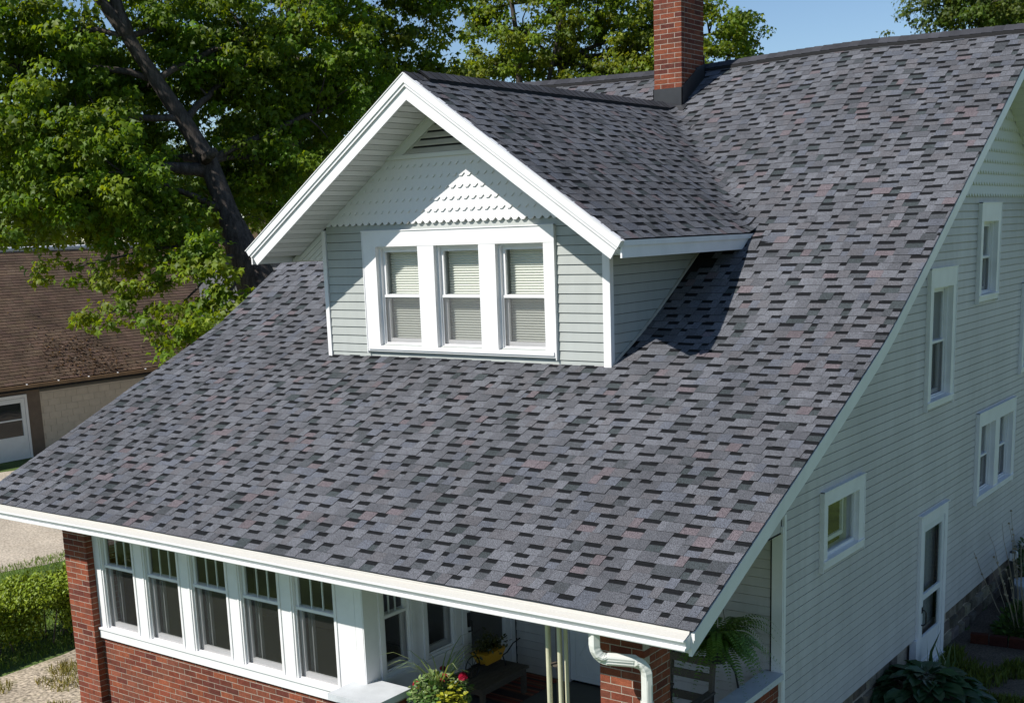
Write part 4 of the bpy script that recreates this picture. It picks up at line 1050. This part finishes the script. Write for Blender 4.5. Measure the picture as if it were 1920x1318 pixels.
# tree at the far right behind the ridge
d4 = 46
b4 = at(1850, 500, d4); b4.z = -.7
tr = [b4, at(1850, 250, d4), at(1848, 60, d4), at(1845, -80, d4)]
lob = [L3_(1850, 20, 45, 1.9, 1.3, 1.6), L3_(1780, 10, 45.5, 1.3, .9, 1.2), L3_(1930, 20, 46, 1.8, 1.4, 1.5), L3_(1790, -60, 46, 2.6, .9, 2), L3_(1850, 150, 46, 2.6, 1.5, 2)]
ex4 = [tuple(at(u, v, 45)) for u, v in ((1710, 8), (1695, 2), (1728, 14), (1690, 30), (1742, -2), (1700, 18), (1720, 40), (1735, 48))]
tree('broadleaf_tree', 'dark green tree at the far right showing above the roof ridge', tuple(b4), tr, [.3, .24, .16, .08], lob, 480, 54, .46, .15, (.070, .108, .015), nbr=70, extra=ex4, yel=.4)
b5 = at(1670, 400, 43); b5.z = -.7
tree('young_tree', 'small treetop poking over the ridge between the sky gap and the far right tree', 'x' and tuple(b5), [b5, at(1668, 250, 43), at(1665, 120, 43), at(1662, 70, 43)], [.12, .1, .06, .03], [L3_(1655, 85, 43, .55, .45, .5), L3_(1690, 92, 43, .5, .35, .5), L3_(1660, 180, 43, 1.0, 1.2, .9)], 40, 30, .3, .15, (.065, .105, .022), nbr=20, yel=.5)
# hazy trees beyond the garage
for u, v, dd, r, lab in ((30, 420, 62, 4.5, 'pale rounded tree beyond the left end of the garage ridge'), (260, 380, 66, 5, 'dim green tree behind the middle of the garage roof'), (470, 380, 60, 4.5, 'shaded green tree behind the leaning trunk')):
    b = at(u, 640, dd); b.z = -.7; top = at(u, v-160, dd)
    tree('background_tree', lab, tuple(b), [b, (b+top)/2, top], [.35, .25, .08], [(tuple(at(u-40, v, dd)), (r*.8, r*.8, r*.7)), (tuple(at(u+60, v+10, dd)), (r*.8, r*.8, r*.6)), (tuple(at(u, v-90, dd)), (r*.7, r*.7, r*.6))], 120, 60, .9, .26, (.07, .105, .025), nbr=20, group='background trees beyond the garage')

# ------------------------------------------------------------------ garage
GX, GE = -28.0, -27.7
GY0, GY1 = 1.0, 20.0
gar = thing('garage', 'tan block garage with long dark brown shingle roof and white door, left of the house', 'garage', (-31, 8, -.75))
mb = MB(); mb.box(-38, GX, GY0+.3, GY1-.3, -.75, 1.3)
mb.prism([(-38, 1.3), (GX, 1.3), (-33, 5.0)], lambda p, t: (p[0], t, p[1]), GY0+.3, GY1-.3); gw = obj('wall', mb, M['garage_wall'], gar)
# courses of painted block on the face towards the house
for r in range(10):
    z0 = -.75+r*.2; t0 = GY0+.3-(.2 if r % 2 else 0); mb = MB(); y = t0
    while y < GY1-.3:
        a, b = max(y, GY0+.3), min(y+.392, GY1-.3)
        if b-a > .05 and not (a < 9.3 and b > 7.2 and z0 < 1.3): (lambda m_: (m_.box(GX, GX+.012, a, b, z0+.006, z0+.194, (random.uniform(.96, 1.04),)*3), obj('block', m_, M['garage_wall'], gw)))(MB())
        y += .4
sx_ = (5.46-1.62)/(GE+33.0); 
mb = MB()
for sg in (1, -1):
    R_ = lambda o, d: (-33.0+sg*o, 5.46-o*sx_-d)
    mb.prism([R_(0, .02), R_(0, .2), R_(5.3, .2), R_(5.3, .02)], lambda p, t: (p[0], t, p[1]), GY0, GY1)
grf = obj('roof', mb, M['felt'], gar)
Lg = math.hypot(5.3, 5.3*sx_); nce = int(Lg/.145); cg, sg_ = 5.3/Lg, 5.3*sx_/Lg
for i in range(nce):
    mb = MB(); s0, s1 = i*.145, (i+1)*.145; y = GY0-random.uniform(0, .3)
    while y < GY1:
        w_ = .305; a, b = max(y+.003, GY0), min(y+w_-.003, GY1); j = random.uniform(.85, 1.15); dz = random.uniform(-.006, .006)
        if b-a > .03:
            Q = lambda yy, s_, h: (GE-s_*cg+h*sg_, yy, 1.62-.0+s_*sg_+h*cg)
            c = (j, j*random.uniform(.95, 1.05), j*random.uniform(.95, 1.05)); e = (.12, .12, .12)
            mb.face([Q(a, s0+dz, .016), Q(b, s0+dz, .016), Q(b, s1+.02, .004), Q(a, s1+.02, .004)], c); mb.face([Q(a, s0+dz, -.004), Q(b, s0+dz, -.004), Q(b, s0+dz, .016), Q(a, s0+dz, .016)], e)
        y += w_
    obj('shingle_course', mb, M['garage_roof'], grf)
mb = MB(); mb.tube([(-33, GY0, 5.49), (-33, GY1, 5.49)], .09, 8); obj('ridge_cap', mb, M['ridge_metal'], grf)
mb = MB(); mb.box(GE-.02, GE+.10, GY0, GY1, 1.50, 1.60); 
gg = obj('gutter', mb, M['gutter_brown'], gar)
mb = MB(); y = GY0+.5
while y < GY1: mb.tube([(GE+.02, y, 1.606), (GE+.10, y, 1.604)], .014, 6); y += 1.05
obj('gutter_spike', mb, M['ridge_metal'], gg)
# brown panel with a white half-glazed door
gs = side(GX)
mb = MB(); mb.fbox(gs, 6.4, 9.42, -.75, 1.5, 0, .04); obj('brown_panel', mb, M['brown'], gar)
mb = MB(); rect_frame(mb, gs, 7.72, 8.96, -.72, 1.30, .08, .09, .05, .04, .09); gd = obj('door', mb, M['white'], gar)
mb = MB(); rect_frame(mb, gs, 7.81, 8.87, -.66, 1.20, .12, .13, .75, .045, .08); mb.fbox(gs, 7.93, 8.75, .56, .60, .045, .085); mb.fbox(gs, 8.00, 8.68, -.5, -.05, .08, .086); obj('door_leaf', mb, M['door'], gd)
pane(gs, 7.93, 8.75, .09, .56, .06, 'glass', gd); pane(gs, 7.93, 8.75, .60, 1.07, .06, 'glass', gd)
mb = MB(); mb.fbox(gs, 7.9, 8.8, .05, 1.1, .041, .045); obj('interior', mb, M['dark'], gd)
# leaf litter on the garage roof
n_ = 620
u_ = RNG.random(n_); yy = np.clip(RNG.normal(11.3, .75, n_), GY0, GY1); s_ = np.abs(RNG.normal(.9, .8, n_)); s_ = np.clip(s_, .05, Lg)
P = np.stack([GE-s_*cg+.02, yy, 1.64+s_*sg_], 1)
stuff(leaves('fallen_leaves', P, RNG.normal(size=(n_, 3))*np.array([1, 1, .2]), RNG.normal(size=(n_, 3))*.5+np.array([.5, 0, .8]), RNG.uniform(.05, .10, n_), tints(n_, (.10, .065, .042), .4, .2), M['leaf']))
# grey board shed beyond the garage
shed = thing('shed', 'grey shed with vertical board siding behind the leaning maple trunk', 'shed', (-25.5, 17.5, -.75))
mb = MB(); mb.box(-27.55, -23.0, 15.43, 19, -.75, 4.9); sh = obj('wall', mb, M['felt'], shed)
x = -27.55
while x < -23.05:
    mb = MB(); j = random.uniform(.9, 1.1); mb.box(x, x+.19, 15.4, 15.428, -.7, 4.9, (j, j, j)); obj('board', mb, M['shed'], sh); x += .2
y = 15.43
while y < 18.9:
    mb = MB(); j = random.uniform(.9, 1.1); mb.box(-22.998, -22.97, y, y+.19, -.7, 4.9, (j, j, j)); obj('board', mb, M['shed'], sh); y += .2
mb = MB(); mb.prism([(-27.4, 4.9), (-22.8, 4.9), (-25.1, 6.2)], lambda p, t: (p[0], t, p[1]), 15.2, 19.2); obj('roof', mb, M['garage_roof'], shed)

# ------------------------------------------------------------------ hedge
hd = thing('hedge', 'clipped bright green hedge beside the driveway, left of the brick porch pier', 'hedge', (-12.4, -1.2, GZ))
n_ = 42000
Hx0, Hx1, Hy0, Hy1, Hz0, Hz1 = -12.9, -11.75, -6.0, 1.6, GZ+.2, .24
q = RNG.random((n_, 3)); P = np.stack([Hx0+(Hx1-Hx0)*q[:, 0], Hy0+(Hy1-Hy0)*q[:, 1], Hz0+(Hz1-Hz0)*q[:, 2]**.75], 1)
k_ = RNG.integers(0, 3, n_); P[k_ == 0, 2] = Hz1+RNG.normal(0, .05, (k_ == 0).sum())+.05*np.sin(P[k_ == 0, 1]*5); P[k_ == 1, 0] = Hx1+RNG.normal(0, .06, (k_ == 1).sum())+.05*np.sin(P[k_ == 1, 1]*4)
hole = (np.sin(P[:, 1]*6.0+1.2) > .35) & (P[:, 2] < GZ+.65); P = P[~hole]; n_ = len(P)
D = RNG.normal(size=(n_, 3))*.6+np.array([.2, 0, .5]); N = RNG.normal(size=(n_, 3))*.4+np.array([.15, -.2, .9])
leaves('foliage', P, D, N, RNG.uniform(.045, .085, n_), tints(n_, (.15, .215, .011), .3, .3), M['leaf3'], hd, OVAL_V)
mb = MB()
for i in range(70):
    y = random.uniform(Hy0, Hy1); x = random.uniform(-12.6, -11.9); branch(mb, (x, y, GZ), (x+random.uniform(-.3, .2), y+random.uniform(-.35, .35), random.uniform(-.1, .28)), .016, .006, .15, 5, 4)
stuff(obj('stem', mb, M['twig'], hd))

# ------------------------------------------------------------------ grass
def grass(name, region, n, h, base, z=GZ+.006):
    P = []
    while len(P) < n:
        p = region()
        if p: P.append((p[0], p[1], z))
    P = np.array(P); D = RNG.normal(size=(n, 3))*.35+np.array([0, 0, 1]); N = RNG.normal(size=(n, 3)); N[:, 2] *= .3
    return stuff(leaves(name, P, D, N, h*RNG.uniform(.5, 1.4, n), tints(n, base, .3, .6), M['blade'], None, BLADE_V*np.array([1.6, 1, 1], np.float32), BLADE_T))
grass('lawn_grass', lambda: (random.uniform(-16.9, -11.4), random.uniform(-6, 4.5)), 34000, .075, (.11, .19, .03))
def patch(cs):
    def f():
        c = random.choice(cs); r = random.random()**.6; a = random.uniform(0, 6.3); return (c[0]+c[2]*r*math.cos(a), c[1]+c[3]*r*math.sin(a))
    return f
grass('path_grass', patch([(-10.2, -1.9, .45, .3), (-10.9, -2.6, .4, .3), (-9.6, -1.6, .3, .2), (-10.6, -1.5, .35, .25), (-9.4, -2.6, .25, .3)]), 1500, .08, (.17, .17, .05))
grass('bed_grass', patch([(.35, 5.0, .3, .45), (.75, 4.9, .3, .4), (1.05, 5.4, .25, .35), (1.35, 6.0, .25, .5), (1.6, 6.5, .25, .5), (.15, 5.5, .15, .3), (.95, 4.1, .2, .12), (1.3, 4.15, .25, .12), (1.75, 4.6, .3, .3)]), 3800, .12, (.085, .12, .025))

# ------------------------------------------------------------------ planting on the right of the house
def hosta(name, label, c, r, n, size, base):
    t = thing(name, label, 'plant', c); P = []; D = []; N = []; S = []
    for i in range(n):
        a = random.uniform(0, 6.283); q = random.random()**.6; o = Vector((math.cos(a), math.sin(a), 0)); h = .42*(1-q*q)+random.uniform(.05, .16)
        P.append(Vector(c)+o*(r*q)+Vector((0, 0, h))); D.append(o*(.5+q)+Vector((random.uniform(-.3, .3), random.uniform(-.3, .3), .25-.55*q))); N.append(Vector((0, 0, 1))+o*.35+Vector((random.uniform(-.3, .3), random.uniform(-.3, .3), 0))); S.append(size*random.uniform(.7, 1.2))
    leaves('leaf_clump', P, D, N, S, tints(n, base, .3, .15), M['leaf2'], t, OVAL_V*np.array([1.25, 1, 1], np.float32), LEAF_T)
    mb = MB()
    for p in P[::3]: mb.tube([Vector(c)+(p-Vector(c))*.1, Vector(c)+(p-Vector(c))*.6+Vector((0, 0, .1)), p], .006, 4)
    stuff(obj('stem', mb, M['twig'], t)); return t
hosta('hosta', 'broad-leaved dark green hosta clump by the foundation below the storm door', (.45, 3.35, GZ), .75, 330, .26, (.03, .075, .03))
ir = thing('iris', 'upright spiky green iris leaves in front of the white storm door', 'plant', (.22, 4.35, GZ))
n_ = 26; P = [(.22+random.uniform(-.16, .16), 4.35+random.uniform(-.2, .2), GZ) for _ in range(n_)]
leaves('leaf', P, RNG.normal(size=(n_, 3))*.22+np.array([0, 0, 1]), RNG.normal(size=(n_, 3)), RNG.uniform(.35, .75, n_), tints(n_, (.05, .095, .035), .25, .1), M['leaf2'], ir, BLADE_V*np.array([.9, 1, 1.2], np.float32), BLADE_T)
sc_ = (.75, 7.15, GZ)
sh_ = thing('perennial_clump', 'clump of dry pale stalks rising from a low leafy bush in the brick-edged bed', 'plant', sc_)
mb = MB()
for i in range(46):
    a = random.uniform(0, 6.283); q = random.random(); b = Vector(sc_)+Vector((math.cos(a)*.3*q, math.sin(a)*.45*q, .1)); L_ = random.uniform(.8, 1.75); tip = b+Vector((math.cos(a)*.45*q, math.sin(a)*.75*q+random.uniform(-.1, .1), 1)).normalized()*L_
    pts = branch(mb, b, tip, .0075, .003, .06, 5, 6)
    if i < 20:
        for p in pts[3:]:
            mb.tube([p+Vector((0, 0, -.012)), p+Vector((0, 0, .012))], [.02, .014], 5, col=(.2, .2, .2))
obj('stalk', mb, M['stalk'], sh_)
n_ = 1500; d = RNG.normal(size=(n_, 3)); d /= np.linalg.norm(d, axis=1, keepdims=True); P = np.array(sc_)+d*np.array([.42, .62, .45])*RNG.random((n_, 1))**.4; P[:, 2] = np.maximum(P[:, 2], GZ+.05)
leaves('foliage', P, d+np.array([0, 0, .3]), d*.6+RNG.normal(size=(n_, 3))*.4+np.array([0, 0, .5]), RNG.uniform(.06, .12, n_), tints(n_, (.05, .10, .02), .3, .3), M['leaf2'], sh_, OVAL_V)
bed = thing('brick_edging', 'row of red edging bricks round the bed with dry stalks', 'edging', (.9, 6.4, GZ))
for (x, y, rz) in ((.30, 6.30, 0.2), (.56, 6.33, .12), (.82, 6.36, .08), (1.08, 6.42, .25), (1.27, 6.56, 1.0), (1.38, 6.80, 1.35), (1.42, 7.06, 1.5)):
    mb = MB(); j = random.uniform(.3, .5); c = tuple(v*j for v in random.choice(BR)); mb.box(-.12, .12, -.05, .05, 0, .15, c)
    inst('brick', mb.mesh('brick', M['brick']), (x, y, GZ), bed, (0, random.uniform(-.06, .06), rz))
pl = thing('water_standpipe', 'dark upright pipe with grey tap standing behind the dry stalks by the foundation', 'standpipe', (.3, 7.95, GZ))
mb = MB(); mb.tube([(.3, 7.95, GZ), (.3, 7.95, GZ+1.0)], .045, 10); obj('pipe', mb, M['metal'], pl)
mb = MB(); mb.box(.27, .33, 7.9, 8.1, GZ+.86, GZ+.98); mb.tube([(.3, 8.1, GZ+.92), (.3, 8.2, GZ+.92), (.3, 8.22, GZ+.84)], .022, 8); obj('tap', mb, M['concrete'], pl)
tb = thing('garden_tub', 'upturned grey tub on the soil right of the standpipe', 'tub', (.45, 8.6, GZ))
mb = MB(); mb.tube([(.45, 8.6, GZ), (.45, 8.6, GZ+.34), (.45, 8.6, GZ+.36)], [.26, .30, .28], 18); mb.tube([(.45, 8.6, GZ+.30), (.45, 8.6, GZ+.35)], [.315, .315], 18); obj('body', mb, M['concrete'], tb)
# shrub right edge
sb = thing('shrub', 'low dark shrub against the stone foundation at the right edge', 'shrub', (.4, 9.4, GZ))
n_ = 900; d = RNG.normal(size=(n_, 3)); d /= np.linalg.norm(d, axis=1, keepdims=True); P = np.array((.4, 9.4, GZ+.45))+d*np.array([.45, .55, .5])*RNG.random((n_, 1))**.4
leaves('foliage', P, d, d*.6+RNG.normal(size=(n_, 3))*.4+np.array([0, 0, .5]), RNG.uniform(.07, .12, n_), tints(n_, (.045, .08, .022), .3, .2), M['leaf2'], sb, OVAL_V)
mb = MB(); mb.tube([(.4, 9.4, GZ), (.4, 9.4, GZ+.5)], .03, 6); obj('stem', mb, M['twig'], sb)

# ------------------------------------------------------------------ things on the porch
PF = .302
tbl = thing('side_table', 'weathered slatted wooden table on the porch holding the yellow wheelbarrow planter', 'table', (-3.15, -.95, PF))
TZ = .63
for i in range(7):
    mb = MB(); x = -3.42+i*.078; mb.box(x, x+.07, -1.42, -.52, TZ-.028, TZ); obj('slat', mb, M['wood'], tbl)
mb = MB(); rect = (-3.40, -2.90, -1.38, -.56)
mb.box(rect[0], rect[1], rect[2], rect[2]+.025, TZ-.09, TZ-.029); mb.box(rect[0], rect[1], rect[3]-.025, rect[3], TZ-.09, TZ-.029); mb.box(rect[1]-.025, rect[1], rect[2]+.025, rect[3]-.025, TZ-.09, TZ-.029); obj('apron', mb, M['wood'], tbl)
for x in (rect[0], rect[1]-.05):
    for y in (rect[2], rect[3]-.05):
        mb = MB(); mb.box(x+.003, x+.053, y+.003, y+.053, PF, TZ-.029); obj('leg', mb, M['wood'], tbl)
wb = thing('wheelbarrow_planter', 'toy wheelbarrow planter with yellow tub and black spoked wheel on the porch table', 'planter', (-3.2, -.95, TZ))
def hexa_taper(mb, c, a, b, h, ta, tb): 
    x, y, z = c; mb.hexa([(x-a, y-b, z), (x+a, y-b, z), (x+a, y+b, z), (x-a, y+b, z), (x-ta, y-tb, z+h), (x+ta, y-tb, z+h), (x+ta, y+tb, z+h), (x-ta, y+tb, z+h)])
mb = MB(); hexa_taper(mb, (-3.2, -.86, TZ+.10), .075, .13, .14, .11, .19); obj('tub', mb, M['yellow'], wb)
mb = MB(); c = Vector((-3.2, -1.16, TZ+.125)); R_ = .125
ring = [c+Vector((0, math.cos(a)*R_, math.sin(a)*R_)) for a in [i*2*math.pi/20 for i in range(21)]]; mb.tube(ring, .008, 6, caps=False)
for i in range(8): a = i*math.pi/4; mb.tube([c, c+Vector((0, math.cos(a)*R_, math.sin(a)*R_))], .004, 5)
obj('wheel', mb, M['blackm'], wb)
mb = MB()
for sx in (-.06, .06):
    mb.tube([(-3.2+sx*.3, -1.16, TZ+.125), (-3.2+sx, -.9, TZ+.10), (-3.2+sx*1.4, -.62, TZ+.15), (-3.2+sx*1.6, -.52, TZ+.23), (-3.2+sx*1.6, -.38, TZ+.25)], .008, 6); mb.tube([(-3.2+sx*1.3, -.70, TZ+.13), (-3.2+sx*1.5, -.66, TZ)], .008, 6)
obj('frame', mb, M['blackm'], wb)
n_ = 320; P = np.array((-3.2, -.88, TZ+.25))+RNG.normal(size=(n_, 3))*np.array([.06, .10, .05])+np.array([0, 0, .05]); D = RNG.normal(size=(n_, 3))+np.array([0, 0, .6])
leaves('foliage', P, D, RNG.normal(size=(n_, 3))+np.array([0, 0, 1]), RNG.uniform(.03, .07, n_), tints(n_, (.05, .06, .02), .4, .5), M['leaf2'], wb, OVAL_V)
# mixed flower pot at the porch edge
fp = thing('flower_pot', 'overflowing pot of trailing greenery, grassy blades and pink flowers at the porch edge', 'plant pot', (-2.72, -2.30, PF))
FC = np.array((-2.72, -2.30, .92))
mb = MB(); mb.tube([(FC[0], FC[1], PF), (FC[0], FC[1], PF+.05), (FC[0], FC[1], .82), (FC[0], FC[1], .86)], [.15, .17, .24, .25], 20); obj('pot', mb, M['pot'], fp)
n_ = 1500; d = RNG.normal(size=(n_, 3)); d /= np.linalg.norm(d, axis=1, keepdims=True); P = FC+d*np.array([.34, .30, .20])*RNG.random((n_, 1))**.35
base = np.where(RNG.random((n_, 1)) < .45, np.array([[.20, .27, .10]]), np.array([[.07, .14, .03]]))
lm = (P[:, 0] > FC[0]+.15) & (P[:, 1] < FC[1]); base[lm] = (.33, .34, .03)
leaves('foliage', P, d+RNG.normal(size=(n_, 3))*.5+np.array([0, 0, -.2]), d*.6+np.array([0, 0, .7]), RNG.uniform(.03, .07, n_), (base*RNG.uniform(.7, 1.25, (n_, 1))).astype(np.float32), M['leaf2'], fp, OVAL_V*np.array([1.5, 1, 1], np.float32))
mb = MB()
for i in range(34):
    a = random.uniform(0, 6.283); L_ = random.uniform(.3, .62); o = Vector((math.cos(a), math.sin(a), 0)); b = Vector(FC)+Vector((0, 0, .05)); w_ = o.cross(Vector((0, 0, 1)))*.011
    pts = [b+o*(L_*t)+Vector((0, 0, .36*math.sin(min(t*1.9, 2.6))*L_/.5)) for t in (0, .25, .5, .75, 1)]
    c = random.choice(((.22, .30, .12), (.30, .36, .17), (.15, .22, .07)))
    for k_ in range(4):
        wa, wb_ = w_*(1-.22*k_), w_*(1-.22*(k_+1)); mb.face([pts[k_]-wa, pts[k_]+wa, pts[k_+1]+wb_, pts[k_+1]-wb_], c)
obj('grass_blade', mb, M['petal'], fp)
mb_fl = MB()
def flower(c, r, col, n=34):
    r = r*1.5
    mb = MB(); c = Vector(c)
    for i in range(n):
        d = Vector((random.gauss(0, 1), random.gauss(0, 1), abs(random.gauss(.4, 1)))).normalized(); a = d.orthogonal().normalized(); b = d.cross(a); p = c+d*r*.6; q = r*.5; j = random.uniform(.6, 1.2)
        mb.face([p-a*q, p-b*q*.8+d*q*.3, p+a*q, p+b*q*.8+d*q*.3], tuple(v*j for v in col))
    return mb
for c, r, col in (((-2.97, -2.36, .98), .045, (.60, .015, .12)), ((-2.69, -2.26, 1.08), .045, (.45, .01, .06)), ((-2.46, -2.24, 1.13), .042, (.45, .01, .05)), ((-2.84, -2.1, 1.1), .03, (.3, .01, .03)), ((-3.0, -2.42, .86), .028, (.16, .10, .45)), ((-2.52, -2.52, .84), .04, (.6, .55, .03))):
    obj('flower', flower(c, r, col), M['petal'], fp)
# doormat
rg = thing('doormat', 'red and brown striped rug on the grey porch floor', 'rug', (-3.0, -.45, PF))
mb = MB(); i = 0; y = -.98
while y < -.04:
    w_ = random.uniform(.02, .05); c = random.choice(((.22, .04, .03), (.12, .07, .05), (.30, .10, .06), (.06, .04, .04))); mb.box(-3.36, -2.80, y, min(y+w_, -.03), PF, PF+.009, c); y += w_
obj('mat', mb, M['rug'], rg)
# wind chime
wc = thing('wind_chime', 'cream tubed wind chime hanging under the eave left of the right brick pier', 'wind chime', (-.915, -2.8, 2.2))
mb = MB(); mb.tube([(-.915, -2.8, 2.205), (-.915, -2.8, 2.19)], [.11, .11], 16); obj('top_disc', mb, M['wood'], wc)
for i, a in enumerate((2.9, 4.3, 5.6, .5, 1.7)):
    x, y = -.915+.092*math.cos(a), -2.8+.092*math.sin(a)*.9; mb = MB(); zt = 2.13; mb.tube([(x, y, zt), (x+.006, y, zt-.98-.05*i)], .0185, 12); mb.tube([(x, y, zt), (x, y, 2.192)], .002, 4); obj('tube', mb, M['chime'], wc)
mb = MB(); mb.tube([(-.915, -2.8, 2.19), (-.912, -2.8, 1.1)], .003, 4); mb.tube([(-.914, -2.8, 1.75), (-.914, -2.8, 1.735)], [.05, .05], 14); obj('striker', mb, M['wood'], wc)
# fern on a wooden chair, plant stand hoop, white bucket
ch = thing('garden_chair', 'weathered wooden porch chair behind the right brick pier', 'chair', (-.62, -1.15, PF))
mb = MB()
for i in range(5): x = -.86+i*.105; mb.box(x, x+.09, -1.45, -.98, PF+.40, PF+.425)
obj('seat', mb, M['wood'], ch)
for x in (-.86, -.39):
    mb = MB(); mb.hexa([(x, -1.44, PF), (x+.04, -1.44, PF), (x+.04, -1.38, PF), (x, -1.38, PF), (x, -1.46, PF+.62), (x+.04, -1.46, PF+.62), (x+.04, -1.40, PF+.62), (x, -1.40, PF+.62)]); obj('leg', mb, M['wood'], ch)
    mb = MB(); mb.hexa([(x, -.98, PF), (x+.04, -.98, PF), (x+.04, -.92, PF), (x, -.92, PF), (x, -.86, PF+1.0), (x+.04, -.86, PF+1.0), (x+.04, -.80, PF+1.0), (x, -.80, PF+1.0)]); obj('leg', mb, M['wood'], ch)
    mb = MB(); mb.box(x-.02, x+.06, -1.50, -.86, PF+.62, PF+.645); obj('arm', mb, M['wood'], ch)
mb = MB()
for z in (.55, .78, .94): mb.hexa([(-.82, -.93+z*.06, PF+z-.04), (-.39, -.93+z*.06, PF+z-.04), (-.39, -.91+z*.06, PF+z-.04), (-.82, -.91+z*.06, PF+z-.04), (-.82, -.92+z*.06, PF+z+.04), (-.39, -.92+z*.06, PF+z+.04), (-.39, -.90+z*.06, PF+z+.04), (-.82, -.90+z*.06, PF+z+.04)])
obj('back_slat', mb, M['wood'], ch)
fn = thing('fern', 'lush green Boston fern in a dark pot hanging at the porch end', 'potted fern', (-.34, -.8, 1.24))
FP = Vector((-.34, -.80, 1.44))
mb = MB(); mb.tube([FP-Vector((0, 0, .2)), FP-Vector((0, 0, .17)), FP], [.075, .095, .125], 18); obj('pot', mb, M['pot'], fn)
mb = MB(); 
for a in (0, 2.1, 4.2): mb.tube([FP+Vector((.12*math.cos(a), .12*math.sin(a), 0)), FP+Vector((0, 0, .76))], .003, 4)
obj('hanger', mb, M['blackm'], fn)
P = []; D = []; N = []; S = []
for i in range(110):
    a = random.uniform(0, 6.283); L_ = random.uniform(.50, .88); o = Vector((math.cos(a), math.sin(a), 0)); rise = random.uniform(.1, .75); pts = []
    for k_ in range(26):
        t = k_/25; p = FP+o*(L_*t*(1-.1*t))+Vector((0, 0, L_*(rise*1.9*t-(.5+rise)*1.25*t*t))); pts.append(p)
    for k_ in range(1, 25):
        d = (pts[k_+1]-pts[k_]).normalized(); s_ = d.cross(Vector((0, 0, 1))).normalized(); n0 = s_.cross(d); w_ = .062*math.sin(math.pi*min(1, .12+k_/26))
        for sg in (-1, 1): P.append(pts[k_]); D.append(s_*sg+d*.35); N.append(n0); S.append(max(w_, .012))
leaves('frond', P, D, N, S, tints(len(P), (.085, .17, .028), .3, .3), M['leaf2'], fn, OVAL_V*np.array([.8, 1, 1], np.float32))
hp = thing('shepherd_hook', 'curved black metal plant hook standing behind the fern', 'plant hook', (-.22, -.62, PF))
mb = MB(); mb.tube([(-.20, -.62, PF), (-.20, -.62, .95), (-.22, -.64, 1.1), (-.27, -.66, 1.2), (-.34, -.68, 1.25)], .011, 8); obj('rod', mb, M['blackm'], hp)
bk = thing('white_bucket', 'white bucket with a small leafy plant beside the right brick pier', 'plant pot', (-.50, -1.85, PF))
BKT = np.array((-.44, -1.75, .94))
mb = MB(); mb.tube([(BKT[0], BKT[1], PF), (BKT[0], BKT[1], PF+.34)], [.14, .15], 18); obj('stand', mb, M['wood'], bk)
mb = MB(); mb.tube([(BKT[0], BKT[1], PF+.345), (BKT[0], BKT[1], .90), (BKT[0], BKT[1], .93)], [.10, .135, .14], 18); obj('bucket', mb, M['whitepot'], bk)
n_ = 300; P = BKT+np.array([0, 0, .10])+RNG.normal(size=(n_, 3))*np.array([.07, .07, .08])
leaves('foliage', P, RNG.normal(size=(n_, 3))+np.array([0, 0, .6]), RNG.normal(size=(n_, 3))+np.array([0, 0, .8]), RNG.uniform(.03, .06, n_), tints(n_, (.07, .11, .03), .4, .4), M['leaf2'], bk, OVAL_V)
